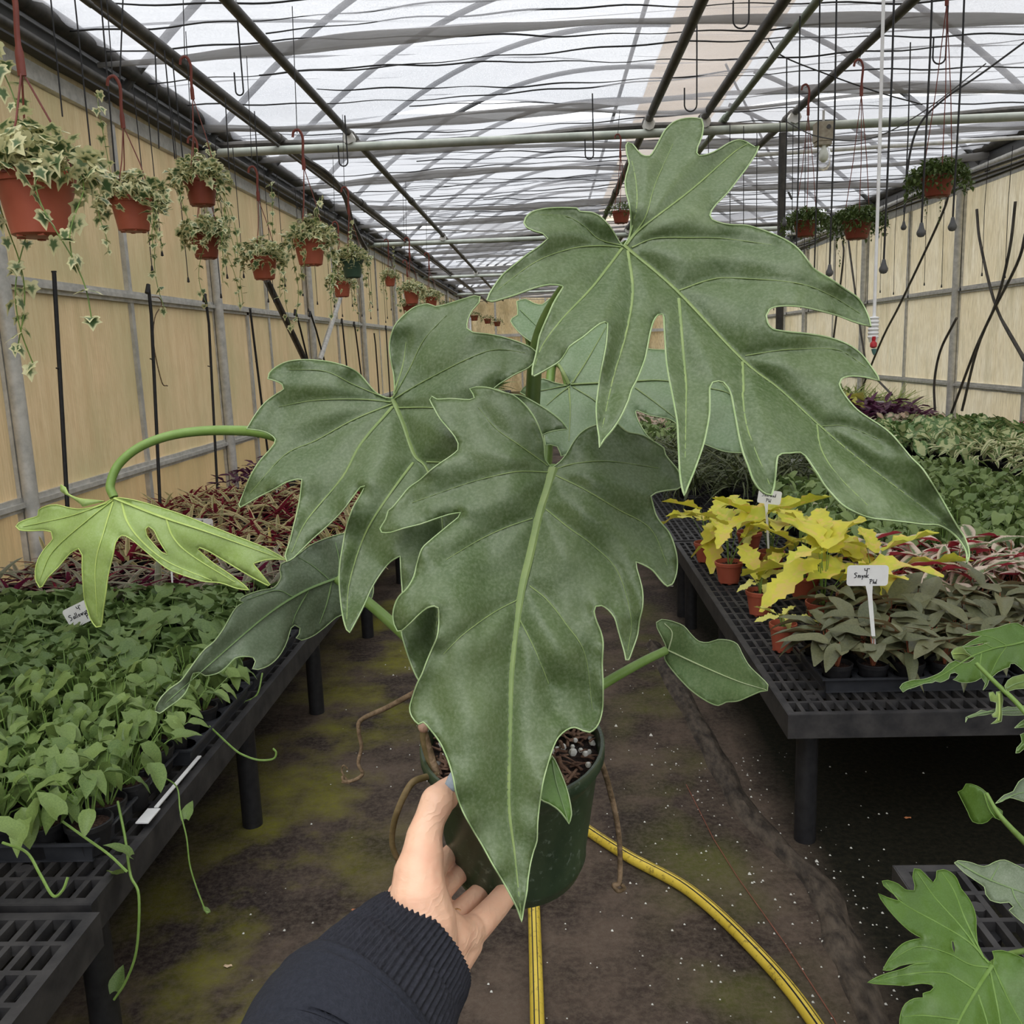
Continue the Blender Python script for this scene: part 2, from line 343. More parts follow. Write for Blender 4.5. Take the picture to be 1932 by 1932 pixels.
# purlins (dark pipes)
for X, z, mt, r_ in ((-1.44, 3.14, 'pipe', .027), (-2.0, 3.14, 'pipe', .033), (-1.98, 3.07, 'pipe', .012), (.81, 3.14, 'pipe', .030), (1.22, 3.14, 'pipe', .030), (1.39, 3.14, 'greenpipe', .022), (1.88, 3.14, 'pipe', .027)):
    mb = MB(); mb.tube([(X, Y0, z), (X, Y1, z)], r_, 10)
    for y in np.arange(1.0, Y1, 3.1):
        mb.tube([(X, y, z), (X, y + .18, z)], r_ * 1.28, 10)
    mb.build('purlin', mt, ceil)
# cross bars
XB = [7.15, 13.45, 19.7, 26.0]
for i, y in enumerate(XB + [.85]):
    MB().tube([(WL, y, 3.04), (WR, y, 3.04)], .032, 12).build('cross_bar', 'gpipe', ceil)
    MB().tube([(x, y + .12, 3.09 + .03 * math.sin(x * 2.1 + i)) for x in np.linspace(WL, WR, 30)], .026, 8).build('black_hose_line', 'pipe', ceil)
    MB().tube([(1.6, y + .9, 3.02), (WR, y + .75, 3.05)], .016, 8).build('thin_bar', 'galv', ceil)
    tag(MB().tube([(1.80, y, 3.0), (1.80, y, 0)], .03, 10).build('support_post', 'pipe'), 'dark round post under the %s cross bar, standing between the benches' % ORD[i], 'post') if i < 4 else None
    for xx in (.81, 1.22, 1.88, -1.44):
        MB().tube([(xx, y - .04, 3.10), (xx, y + .04, 3.10)], .045, 8).build('clamp', 'galv', ceil)
# diagonal struts by the left wall
for a, b in ((on(503, 528, 0, -2.35), on(640, 815, 0, -2.35)), (on(672, 470, 0, -2.45), on(603, 680, 0, -2.45))):
    MB().tube([a, b], .030, 8).build('diagonal_brace', 'pipe' if a[1] < 10 and a is not None and b[2] < .9 else 'galv', ceil)
# shade cloth
ms_, nt, ns, ls, bs, out = nm('white_shade_cloth')
tp = ns.new('ShaderNodeBsdfTransparent'); tr = ns.new('ShaderNodeBsdfTranslucent'); df = ns.new('ShaderNodeBsdfDiffuse')
nn_ = noise(ns, ls, 260, 1, .5, stretch=(1, .25, 1)); n2_ = noise(ns, ls, 2.2, 3, .6, stretch=(.3, 1, 1))
cc = mixc(ns, ls, ramp(ns, ls, n2_, .35, .65), (.20, .205, .22), (.30, .30, .31)); ls.new(cc, tr.inputs[0]); ls.new(cc, df.inputs[0])
m1 = ns.new('ShaderNodeMixShader'); m1.inputs[0].default_value = .32; ls.new(tr.outputs[0], m1.inputs[1]); ls.new(df.outputs[0], m1.inputs[2])
m2 = ns.new('ShaderNodeMixShader'); ls.new(ramp(ns, ls, nn_, .3, .7, .58, .74), m2.inputs[0]); ls.new(tp.outputs[0], m2.inputs[1]); ls.new(m1.outputs[0], m2.inputs[2]); ls.new(m2.outputs[0], out.inputs[0])
mg, nt, ns, ls, bs, out = nm('gathered_shade_cloth'); tr = ns.new('ShaderNodeBsdfTranslucent'); tp = ns.new('ShaderNodeBsdfTransparent')
c_ = mixc(ns, ls, noise(ns, ls, 30, 3, stretch=(.1, 1, 1)), (.20, .19, .18), (.42, .41, .40)); ls.new(c_, bs.inputs['Base Color']); ls.new(c_, tr.inputs[0]); bs.inputs['Roughness'].default_value = .9
mx = ns.new('ShaderNodeMixShader'); mx.inputs[0].default_value = .35; ls.new(bs.outputs[0], mx.inputs[1]); ls.new(tr.outputs[0], mx.inputs[2])
m3_ = ns.new('ShaderNodeMixShader'); m3_.inputs[0].default_value = .3; ls.new(mx.outputs[0], m3_.inputs[1]); ls.new(tp.outputs[0], m3_.inputs[2]); ls.new(m3_.outputs[0], out.inputs[0])
def cloth(ya, yb, step, seed):
    X = np.linspace(WL + .12, WR - .1, 90); Yv = np.arange(ya, yb + 1e-6, step); mb = MB(); V = []
    for y in Yv:
        for x in X:
            w1 = mnoise.noise(Vector((x * .45 + seed, y * 5.5 + .35 * math.sin(x * 1.3 + seed), seed)))
            w2 = mnoise.noise(Vector((x * 1.1, y * 12 + .5 * math.sin(x * 2), seed + 9)))
            w3 = mnoise.noise(Vector((x * .7, y * .8, seed + 4)))
            e = min(1, (yb - y) / .3)
            z = 3.24 + .05 * abs(w1) * 1.6 + .020 * w2 + .07 * w3 - (1 - e) * .06 * (1 + math.cos(x * 2.2 + seed))
            V.append((x, y + .03 * w2, z))
    n_ = len(X)
    mb.add(V, [(i * n_ + j, i * n_ + j + 1, (i + 1) * n_ + j + 1, (i + 1) * n_ + j) for i in range(len(Yv) - 1) for j in range(n_ - 1)])
    mb.build('shade_cloth', ms_, ceil)
prev = Y0
for i, yb in enumerate([.6, 6.95, 13.2, 19.4, 25.7, Y1]):
    if i: cloth(prev, yb, .05 if yb in (6.95, 13.2) else .12, i * 3.7); 
    r3 = random.Random(i); ln = yb - prev
    nb = [0, 3, 4, 5, 6, 6][i]
    for q in range(nb):                                        # gathered folds hanging across
        y = prev + ln * (q + .45 + r3.uniform(-.15, .15)) / nb if i != 1 else [4.2, 5.35, 6.9][q]
        ph = r3.uniform(0, 6); amp = r3.uniform(.02, .06)
        P = [(x, y + .06 * math.sin(x * 1.1 + ph), 3.22 - amp * (1 + math.sin(x * 1.0 + ph)) + .003 * math.sin(x * 9 + ph)) for x in np.linspace(WL + .1, WR - .1, 60)]
        MB().tube(P, [.012 + .011 * (1 + math.sin(t * .25 + ph)) for t in range(60)], 8, flat=1.25).build('cloth_fold', mg, ceil)
    if i:
        for q in range(22 if i < 3 else 9):                    # thin dark tubes added to draw the cloth's wrinkles and cords
            y = prev + ln * (q + r3.random() * .8) / (22 if i < 3 else 9); ph = r3.uniform(0, 6)
            P = [(x, y + .05 * math.sin(x * .9 + ph) + .012 * math.sin(x * 6 + ph * 2), 3.225 - .018 * math.sin(x * 1.4 + ph) + .006 * math.sin(x * 11 + q)) for x in np.linspace(WL + .1 + 2 * r3.random() * (q % 2), WR - .1 - 3 * r3.random() * (q % 3 == 1), 70)]
            MB().tube(P, [.0025 + .003 * abs(math.sin(t_ * .13 + q)) for t_ in range(70)], 5).build('crease_cord', 'wire', ceil)
        MB().tube([(x, yb, 3.20 - .035 * (1 + math.cos(x * 2.2 + i * 3.7))) for x in np.linspace(WL + .1, WR - .1, 60)], .012, 6).build('cloth_hem', mg, ceil)
    prev = yb + .45
# ================================================================== BENCHES AND TRAYS
BH = .45
def grate(x0, x1, y0, y1, root, name='grating_top', pitx=.036, pity=.078):
    mb = MB(); t = .012; z0, z1 = BH - .022, BH; rr = random.Random(int(x0 * 100 + y0 * 7))
    for (a, b, c_, d) in ((x0, x1, y0, y0 + .02), (x0, x1, y1 - .02, y1), (x0, x0 + .02, y0 + .02, y1 - .02), (x1 - .02, x1, y0 + .02, y1 - .02)): mb.box((a, c_, z0), (b, d, z1))
    ncx = int((x1 - x0 - .04) / pitx); px_ = (x1 - x0 - .02) / ncx
    for i in range(1, ncx): x = x0 + .01 + px_ * i; mb.box((x - t / 2, y0 + .02, z0), (x + t / 2, y1 - .02, z1 - .0006))
    ncy = int((y1 - y0 - .04) / pity); py_ = (y1 - y0 - .02) / ncy
    for j in range(1, ncy): y = y0 + .01 + py_ * j; mb.box((x0 + .02, y - t / 2, z0), (x1 - .02, y + t / 2, z1 - .0003))
    for i in range(2, ncx - 1, 7):                                  # round bolt bosses with short slots
        for j in range(1, ncy, 3):
            x = x0 + .01 + px_ * (i + .5); y = y0 + .01 + py_ * (j + .5)
            mb.tube([(x, y, z0), (x, y, z1 - .001)], .016, 10); mb.box((x - px_ / 2, y - .006, z0), (x + px_ / 2, y + .006, z1 - .0016))
    return mb.build(name, 'bench', root, smooth=False)
def bench(x0, x1, y0, y1, label, legs=None, group=None, pitx=.036, pity=.078):
    if not any(inview((x, y, BH), 60) for x in np.linspace(x0, x1, 7) for y in np.linspace(y0, y1, 7)): return
    root = thing('bench', label, 'bench', ((x0 + x1) / 2, (y0 + y1) / 2, 0), group)
    grate(x0, x1, y0, y1, root, pitx=pitx, pity=pity)
    for lo, hi in (((x0 - .003, y0 - .003, BH - .072), (x1 + .003, y0, BH - .0008)), ((x0 - .003, y1, BH - .072), (x1 + .003, y1 + .003, BH)), ((x0 - .003, y0, BH - .072), (x0, y1, BH - .0008)), ((x1, y0, BH - .072), (x1 + .003, y1, BH))):
        MB().box(lo, hi).build('skirt', 'bench', root, smooth=False)
    for (lx, ly) in legs or [(x0 + .06, y0 + .09), (x1 - .06, y0 + .09), (x0 + .06, (y0 + y1) / 2), (x1 - .06, (y0 + y1) / 2), (x0 + .06, y1 - .09), (x1 - .06, y1 - .09)]:
        MB().tube([(lx, ly, 0), (lx, ly, BH - .02)], .032, 16).build('leg', 'black', root)
    return root
bench(-2.52, -.90, .1, 1.55, 'nearest bench by the brown wall, bare slotted grating at its corner', [(-.97, 1.35), (-2.4, 1.35), (-.97, .4), (-1.06, 1.1)])
bench(-2.52, -.93, 1.58, 3.98, 'long bench holding the trays of small heart-leaved plants', [(-1.0, 2.68), (-1.02, 3.6), (-2.4, 2.6), (-2.4, 3.6), (-1.0, 1.7), (-2.4, 1.7)])
bench(-2.52, -.93, 4.0, 6.4, 'bench of striped and maroon plants below the hanging ivy pots', [(-1.0, 4.62), (-1.0, 5.75), (-2.4, 4.7), (-2.4, 5.8)])
yb = 6.43; i = 0
while yb < 22:
    bench(-2.52, -.93, yb, yb + 2.38, 'bench along the brown wall, %s behind the maroon plants' % ORD[i]); yb += 2.41; i += 1
bench(.67, 2.3, -.3, 1.68, 'lowest bench in the corner with a lobed plant and one empty tray', [(.76, 1.5), (2.2, 1.5), (.76, .2)])
bench(.66, 1.87, 2.44, 4.74, 'bench with the yellow plants and the dark leaved tray at its end', [(.745, 2.55), (1.78, 2.55), (.73, 3.7), (1.78, 3.7), (.73, 4.65), (1.78, 4.65)])
bench(1.89, 3.10, 2.44, 4.74, 'bench behind the dark leaved tray carrying green bushy plants')
bench(3.12, 4.3, 2.44, 4.74, 'bench against the cream wall beside the bushy green plants')
yb = 4.78; i = 0
while yb < 22:
    for j, (a, b) in enumerate(((.66, 1.87), (1.89, 3.10), (3.12, 4.3))):
        bench(a, b, yb, yb + 2.3, '%s bench row behind the yellow plants, %s' % (ORD[i], ['along the aisle', 'middle of three', 'against the cream wall'][j]))
    yb += 2.34; i += 1
def tray(x0, x1, y0, y1, label, nx=3, ny=5, rot=0, group='black pot trays on the benches'):
    cx, cy = (x0 + x1) / 2, (y0 + y1) / 2; root = thing('plant_tray', label, 'tray', (cx, cy, BH), group)
    w_, d_ = (x1 - x0) / 2, (y1 - y0) / 2; h = .05; mb = MB()
    mb.box((-w_ + .01, -d_ + .01, .0), (w_ - .01, d_ - .01, .003))
    V = []                                                     # sloped walls with a rolled rim
    for (k, z) in ((.012, 0), (.004, h * .9), (0, h), (-.006, h), (-.006, h - .006)):
        V += [(-w_ + k, -d_ + k, z), (w_ - k, -d_ + k, z), (w_ - k, d_ - k, z), (-w_ + k, d_ - k, z)]
    mb.add(V, [(r * 4 + q, r * 4 + (q + 1) % 4, (r + 1) * 4 + (q + 1) % 4, (r + 1) * 4 + q) for r in range(4) for q in range(4)])
    o = mb.build('tray_shell', 'tray', root, smooth=False, local=True)
    mb = MB(); cw, ch = 2 * w_ / nx, 2 * d_ / ny
    for i in range(nx):                                           # top web with a round opening for each pot
        for j in range(ny):
            ox, oy = -w_ + cw * (i + .5), -d_ + ch * (j + .5); n = 16; V = []
            for q in range(n):
                a = 2 * math.pi * q / n; c_, s_ = math.cos(a), math.sin(a); k = 1 / max(abs(c_), abs(s_)); V += [(ox + c_ * cw * .415, oy + s_ * ch * .415, h * .82), (ox + c_ * k * cw * .5, oy + s_ * k * ch * .5, h * .9)]
            mb.add(V, [(2 * q, 2 * q + 1, (2 * q + 3) % (2 * n), (2 * q + 2) % (2 * n)) for q in range(n)])
    mb.build('tray_web', 'tray', root, smooth=False, local=True)
    root.rotation_euler.z = rot
    return root
# ================================================================== SMALL LEAF MESHES
def leaf_strip(f, nt=9, cup=.25, droop=.35, wave=0, back=0, twist=0, seed=0, nu=4, serr=0):
    """leaf of length 1 along +Y; f(t) half width; returns (verts, faces, e attribute)"""
    V = []; E = []; rr = random.Random(seed)
    for i in range(nt + 1):
        t = i / nt; w_ = f(t)
        if serr and 0 < i < nt: w_ *= 1 + (serr if i % 2 else -serr)
        for j in range(nu + 1):
            u = j / nu * 2 - 1
            V.append((u * w_, t - back * u * u * (1 - t) ** 2, cup * abs(u) * w_ - droop * t * t + wave * math.sin(t * 13 + (2 if u > 0 else 0) + seed) * abs(u) * w_))
            E.append(abs(u) if i < nt else 1)
    n = nu + 1
    return np.array(V), [(i * n + j, i * n + j + 1, (i + 1) * n + j + 1, (i + 1) * n + j) for i in range(nt) for j in range(nu)], np.array(E)
def leaf_outline(pts, cup=.1, droop=.3, seed=0):
    """leaf from a closed lobed outline, base at the origin: rings towards a point on the midrib"""
    P = np.array(pts, float); c_ = np.array([0, .42]); V = []; E = []
    for s_, e in ((0, 0), (.5, .45), (.8, .8), (1, 1)):
        for p in (P if s_ else [c_]):
            q = c_ + (p - c_) * s_; V.append((q[0], q[1], cup * abs(q[0]) - droop * max(0, q[1]) ** 2 * .8 - .25 * q[0] ** 2)); E.append(e)
    n = len(P); F_ = [(0, 1 + i, 1 + (i + 1) % n) for i in range(n)]
    for r in (0, 1): F_ += [(1 + r * n + i, 1 + (r + 1) * n + i, 1 + (r + 1) * n + (i + 1) % n, 1 + r * n + (i + 1) % n) for i in range(n)]
    return np.array(V), F_, np.array(E)
lance = lambda t: .155 * math.sin(math.pi * min(1, t ** .75)) ** .8 + .004
strap = lambda t: .075 * (1 - t) ** .45 * min(1, .5 + t * 3) + .002
grassy = lambda t: .028 * (1 - t) ** .5 + .002
oval = lambda t: .30 * math.sin(math.pi * t ** .8) ** .75 + .003
heart = lambda t: (.40 * math.sin(math.pi * (t * .86 + .14)) ** .7 * (1 - .25 * t) if t < .995 else .003)
hearty = lambda t: .33 * math.sin(math.pi * (t * .84 + .16)) ** .9 * (1.1 - .35 * t) + .003
yellow = lambda t: .17 * math.sin(math.pi * (t * .9 + .08)) ** .7 + .004
ivy_o = [(0, 0), (.16, -.12), (.34, -.10), (.46, .02), (.36, .16), (.44, .32), (.56, .42), (.38, .50), (.24, .58), (.14, .78), (0, 1.0), (-.14, .78), (-.24, .58), (-.38, .50), (-.56, .42), (-.44, .32), (-.36, .16), (-.46, .02), (-.34, -.10), (-.16, -.12)]
LEAF = {
 'heart': [leaf_strip(heart, 7, .3, .35, .12, .22, seed=1), leaf_strip(heart, 7, .15, .5, .18, .25, seed=2), leaf_strip(hearty, 7, .35, .3, .1, .15, seed=3), leaf_outline([(0, 0), (.2, -.15), (.4, -.1), (.5, .1), (.42, .3), (.45, .5), (.25, .6), (.15, .85), (0, 1), (-.15, .85), (-.25, .6), (-.45, .5), (-.42, .3), (-.5, .1), (-.4, -.1), (-.2, -.15)], .25, .3)],
 'spade': [leaf_strip(hearty, 7, .35, .3, .1, .12, seed=3), leaf_strip(hearty, 7, .2, .55, .15, .1, seed=4), leaf_strip(oval, 7, .4, .4, .1, seed=5)],
 'lance': [leaf_strip(lance, 8, .45, .25, .12, seed=1), leaf_strip(lance, 8, .3, .55, .2, seed=2), leaf_strip(lance, 8, .6, .12, .1, seed=3)],
 'smoky': [leaf_strip(lambda t: .19 * math.sin(math.pi * min(1, t ** .9 * .94 + .05)) ** .8 + .003, 9, .35, .25, .1, seed=1), leaf_strip(lambda t: .16 * math.sin(math.pi * min(1, t ** .8)) ** .8 + .003, 9, .5, .5, .12, seed=2)],
 'strap': [leaf_strip(strap, 7, .5, .5, seed=1), leaf_strip(strap, 7, .5, .15, seed=2), leaf_strip(strap, 7, .4, .9, seed=3)],
 'grass': [leaf_strip(grassy, 6, .3, .6, nu=2), leaf_strip(grassy, 6, .3, .2, nu=2), leaf_strip(grassy, 6, .3, 1.0, nu=2)],
 'yellow': [leaf_strip(yellow, 17, .3, .25, .3, serr=.14, seed=1), leaf_strip(yellow, 17, .15, .5, .35, serr=.16, seed=2), leaf_strip(yellow, 15, .5, .1, .3, serr=.13, seed=3)],
 'ivy': [leaf_outline(ivy_o, .12, .3), leaf_outline(ivy_o, .3, .6), leaf_outline([(x * .8, y) for x, y in ivy_o], -.1, .2)],
 'tiny': [leaf_strip(oval, 3, .3, .3, nu=2), leaf_strip(oval, 3, .1, .6, nu=2)],
 'fern': [leaf_strip(grassy, 5, .1, .5, nu=2), leaf_strip(grassy, 5, .1, .1, nu=2), leaf_strip(lambda t: .05 * (1 - t) + .002, 5, .2, .8, nu=2)],
}
LM = {
 'green': leafmat('leaf_heart_green', (.058, .110, .030), (.175, .255, .085), scale=18),
 'green2': leafmat('leaf_mid_green', (.070, .130, .035), (.22, .31, .09), scale=22),
 'dark': leafmat('leaf_smoky_green', (.075, .092, .050), (.195, .195, .10), scale=26, rough=.4, under=(.22, .17, .09)),
 'yellow': leafmat('leaf_lemon', (.76, .68, .08), (.52, .56, .06), scale=9, patch=(.74, .58, .14)),
 'pale': leafmat('leaf_pale_lemon', (.66, .62, .18), (.55, .55, .12), scale=9),
 'ivy': leafmat('leaf_ivy', (.06, .12, .05), (.14, .21, .09), edge=(.70, .68, .40), edge_at=.66, scale=55, varr=1.3),
 'pink': leafmat('leaf_tricolour', (.10, .16, .06), (.17, .24, .10), edge=(.70, .58, .48), edge_at=.62, scale=30, under=(.50, .05, .08)),
 'rhoeo': leafmat('leaf_striped_tan', (.17, .17, .06), (.35, .30, .13), edge=(.55, .46, .24), edge_at=.75, scale=40, under=(.25, .02, .05)),
 'rhoeo2': leafmat('leaf_grey_purple', (.13, .14, .085), (.20, .20, .13), edge=(.40, .33, .25), edge_at=.9, scale=40, under=(.20, .02, .07)),
 'maroon': leafmat('leaf_maroon', (.20, .012, .03), (.33, .02, .05), scale=20),
 'ochre': leafmat('leaf_ochre', (.42, .36, .09), (.55, .46, .15), scale=20),
 'varieg': leafmat('leaf_cream_green', (.12, .20, .06), (.22, .30, .10), edge=(.62, .62, .36), edge_at=.62, scale=30),
 'arrow': leafmat('leaf_arrow_pale', (.60, .62, .34), (.40, .48, .22), edge=(.12, .22, .07), edge_at=.72, scale=30),
 'blush': leafmat('leaf_blush', (.50, .34, .26), (.62, .50, .38), edge=(.20, .22, .12), edge_at=.8, scale=30),
 'purple': leafmat('leaf_purple', (.06, .02, .045), (.12, .03, .08), scale=20),
 'magenta': leafmat('flower_magenta', (.65, .04, .22), (.8, .10, .35), scale=20),
 'spider': leafmat('leaf_spider', (.62, .62, .30), (.5, .55, .22), edge=(.22, .32, .09), edge_at=.6, scale=30),
 'fern': leafmat('leaf_fern_dark', (.035, .055, .02), (.12, .14, .05), scale=20),
 'moss': leafmat('leaf_tiny_dark', (.05, .085, .025), (.12, .17, .05), scale=30, varr=1.4),
 'mint': leafmat('leaf_quilted', (.10, .17, .05), (.24, .32, .11), scale=60),
 'orange': leafmat('leaf_sheath', (.42, .17, .08), (.35, .2, .1), scale=20),
 'tan': leafmat('leaf_dead_tan', (.42, .27, .12), (.30, .19, .08), scale=9),
}
def mk_mesh(name, V, F_, E, R, m):
    me = bpy.data.meshes.new(name); me.from_pydata([tuple(v) for v in V], [], F_); me.materials.append(m)
    for nme, arr in (('e', E), ('r', R)):
        a = me.attributes.new(nme, 'FLOAT', 'POINT'); a.data.foreach_set('value', np.ascontiguousarray(arr, dtype=np.float32))
    me.polygons.foreach_set('use_smooth', [True] * len(me.polygons)); return me
_lc = {}
def leaf_mesh(shape, m):
    k = (shape, m)
    if k not in _lc: _lc[k] = [mk_mesh('leaf_' + shape, V, F_, E, np.zeros(len(V)), LM[m]) for V, F_, E in LEAF[shape]]
    return _lc[k]
def rotm(yaw, pitch, roll): return np.array(Euler((pitch, roll, yaw), 'XYZ').to_matrix())
def joined(name, shape, m, lay, seed=0):
    """foliage: many leaves in one mesh. lay: (loc, yaw, pitch, roll, size)"""
    rr = random.Random(seed); Vs, Fs, Es, Rs = [], [], [], []; n = 0
    for loc, yaw, pitch, roll, s_ in lay:
        V, F_, E = LEAF[shape][rr.randrange(len(LEAF[shape]))]
        Vs.append(V * s_ @ rotm(yaw, pitch, roll).T + np.array(loc)); Fs += [tuple(i + n for i in f) for f in F_]; Es.append(E); Rs.append(np.full(len(V), rr.random())); n += len(V)
    return mk_mesh(name, np.vstack(Vs), Fs, np.concatenate(Es), np.concatenate(Rs), LM[m])
POT = {}
def pot_mesh(kind, r, h, m, lip=.1):
    k = (kind, round(r, 4), round(h, 4))
    if k not in POT:
        mb = MB(); mb.lathe([(.001, 0), (r * .62, 0), (r * .72, .004), (r * .93, h * .8), (r * .94, h * .82), (r, h * .83), (r * 1.02, h * .98), (r * .99, h), (r * .94, h), (r * .90, h * .8), (r * .89, h * .80)], n=22)
        if kind in ('terra', 'greenhang'):
            for a in range(6): mb.box((r * .56 * math.cos(a * 1.047) - .006, r * .56 * math.sin(a * 1.047) - .006, -.002), (r * .56 * math.cos(a * 1.047) + .006, r * .56 * math.sin(a * 1.047) + .006, .003))
        o = mb.build('pot', m, None); me = o.data; bpy.data.objects.remove(o)
        mb = MB(); n = 14; V = [(0, 0, h * .86)] + [(r * .92 * math.cos(2 * math.pi * q / n), r * .92 * math.sin(2 * math.pi * q / n), h * .80) for q in range(n)]
        mb.add(V, [(0, 1 + q, 1 + (q + 1) % n) for q in range(n)])
        for q in range(40):
            a = rnd.uniform(0, 6.28); d = r * .85 * rnd.random() ** .5; mb.ball((d * math.cos(a), d * math.sin(a), h * .83), rnd.uniform(.0015, .004), 3)
        o = mb.build('soil', 'soil', None); ms2_ = o.data; bpy.data.objects.remove(o)
        POT[k] = (me, ms2_)
    return POT[k]
# ------------------------------------------------------------------ plant kinds
# shape, material, leaves, leaf length, stem height range, spread radius, pitch range
K = {
 'heart':  dict(sh='heart', m='green', n=11, L=(.052, .084), H=(.03, .09), R=(.01, .085), P=(-.9, .1), stem='stem', pot=('black', .045, .075)),
 'trail':  dict(sh='spade', m='green2', n=12, L=(.048, .08), H=(.03, .13), R=(.01, .085), P=(-1.1, .2), stem='stem', pot=('black', .045, .075)),
 'smoky':  dict(sh='smoky', m='dark', n=9, L=(.11, .165), H=(.02, .10), R=(.005, .03), P=(-.35, .75), stem='ostem', pot=('black', .046, .075)),
 'lemon':  dict(sh='yellow', m='yellow', n=9, L=(.18, .29), H=(.05, .20), R=(.01, .09), P=(-.3, .8), stem='stem', pot=('terra', .058, .095)),
 'lemon2': dict(sh='yellow', m='pale', n=6, L=(.08, .13), H=(.02, .07), R=(.01, .04), P=(-.6, .6), stem='stem', pot=('terra', .058, .095)),
 'pink':   dict(sh='lance', m='pink', n=13, L=(.10, .15), H=(.02, .14), R=(.01, .08), P=(-.45, .8), stem='ostem', pot=('black', .046, .075)),
 'mint':   dict(sh='spade', m='mint', n=22, L=(.05, .08), H=(.06, .18), R=(.02, .13), P=(-.8, .05), stem='stem', pot=('black', .046, .075)),
 'rhoeo':  dict(sh='strap', m='rhoeo', n=16, L=(.12, .18), H=(.01, .06), R=(.0, .03), P=(-.1, 1.1), stem=None, pot=('black', .046, .075)),
 'rhoeo2': dict(sh='strap', m='rhoeo2', n=14, L=(.12, .18), H=(.01, .05), R=(.0, .03), P=(-.15, 1.15), stem=None, pot=('black', .046, .075)),
 'varieg': dict(sh='lance', m='varieg', n=22, L=(.06, .1), H=(.02, .16), R=(.02, .15), P=(-.7, .5), stem=None, pot=('black', .05, .08)),
 'arrow':  dict(sh='heart', m='arrow', n=18, L=(.07, .11), H=(.05, .17), R=(.02, .15), P=(-.9, .1), stem=None, pot=('black', .05, .08)),
 'blush':  dict(sh='heart', m='blush', n=20, L=(.06, .09), H=(.05, .15), R=(.02, .15), P=(-.8, .2), stem=None, pot=('black', .05, .08)),
 'purple': dict(sh='lance', m='purple', n=22, L=(.10, .16), H=(.03, .2), R=(.02, .13), P=(-.2, .9), stem=None, pot=('black', .05, .08)),
 'spider': dict(sh='grass', m='spider', n=60, L=(.22, .40), H=(.0, .05), R=(.0, .05), P=(.2, 1.3), stem=None, pot=('black', .06, .1)),
 'fern':   dict(sh='fern', m='fern', n=90, L=(.10, .20), H=(.0, .17), R=(.0, .13), P=(-.6, 1.2), stem=None, pot=('black', .05, .08)),
 'bromel': dict(sh='strap', m='green2', n=20, L=(.18, .28), H=(.0, .03), R=(.0, .03), P=(.1, 1.1), stem=None, pot=('black', .05, .08)),
 'lemonbig': dict(sh='heart', m='pale', n=9, L=(.18, .26), H=(.15, .4), R=(.03, .15), P=(-.7, .1), stem='stem', pot=('black', .06, .1)),
}
def layout(k, rr, h0, sc=1.0, n=None):
    s_ = K[k]; out_ = []
    nl = n or s_['n']
    for i in range(nl):
        yaw = i * 2.399 + rr.uniform(-.4, .4); q = rr.random(); r_ = s_['R'][0] + (s_['R'][1] - s_['R'][0]) * q
        h = s_['H'][0] + (s_['H'][1] - s_['H'][0]) * (1 - .6 * q) * rr.uniform(.55, 1); p = s_['P'][1] + (s_['P'][0] - s_['P'][1]) * (.3 * rr.random() + .7 * rr.random())
        out_.append(((-math.sin(yaw) * r_ * sc, math.cos(yaw) * r_ * sc, h0 + h * sc), yaw + rr.uniform(-.5, .5), p, rr.uniform(-.35, .35), rr.uniform(*s_['L']) * sc))
    return out_
_fc = {}
NP = [0]
def plant(k, x, y, z, label, group, near, rr, sc=1.0, pot=True, name=None, nl=None, cat='plant', extra=None):
    NP[0] += 1; s_ = K[k]; root = thing(name or 'potted_plant', label, cat, (x, y, z), group)
    pk, pr, ph = s_['pot']; pr *= min(sc, 1.1)
    if pot:
        me, so = pot_mesh(pk, pr, ph, {'black': 'black', 'terra': 'terra'}[pk]); mesh_obj('pot', me, root, rot=(0, 0, rr.uniform(0, 6))); mesh_obj('soil', so, root)
    h0 = ph * .9 if pot else 0
    if near:
        lay = layout(k, rr, h0, sc, nl); mb = MB()
        for loc, yaw, p, ro, L in lay:
            mm = leaf_mesh(s_['sh'], s_['m']); mesh_obj('leaf', mm[rr.randrange(len(mm))], root, loc, (p, ro, yaw), L)
            if s_['stem']:
                b = (loc[0] * .15, loc[1] * .15, h0 - .005); mid = (loc[0] * .5, loc[1] * .5, (b[2] + loc[2]) / 2 + .01)
                mb.tube([b, mid, loc], [.0022, .0018, .0012], 5)
        if mb.n: mb.build('stems', s_['stem'], root, local=True)
    else:
        if k not in _fc: _fc[k] = [joined('foliage_' + k, s_['sh'], s_['m'], layout(k, random.Random(v * 31 + 5), h0, 1.0), v) for v in range(5)]
        mesh_obj('foliage', _fc[k][rr.randrange(5)], root, (0, 0, 0), (0, 0, rr.uniform(0, 6.28)), sc)
    return root
def carpet(k, x0, x1, y0, y1, pitch, desc, group, nearY, rr, sc=1.0, name=None, jit=.25, z=BH + .004, from_aisle=1, skip=None):
    """rows of potted plants, numbered from the aisle and from the front"""
    ny = max(1, int(round((y1 - y0) / pitch))); nx = max(1, int(round(abs(x1 - x0) / pitch)))
    for j in range(ny):
        for i in range(nx):
            x = x0 + (x1 - x0) * (i + .5) / nx + rr.uniform(-jit, jit) * pitch * .4; y = y0 + (y1 - y0) * (j + .5) / ny + rr.uniform(-jit, jit) * pitch * .4
            if skip and skip(x, y): continue
            if not inview((x, y, z + .1), 230): continue
            lab = '%s, %s from aisle, %s row back' % (desc, ORD[i], ORD[j])
            kk = k if isinstance(k, str) else k[0 if rr.random() < k[2] else 1]
            plant(kk, x, y, z, lab, group, y < nearY, rr, sc * rr.uniform(.9, 1.12), name=name)
rr = random.Random(11)
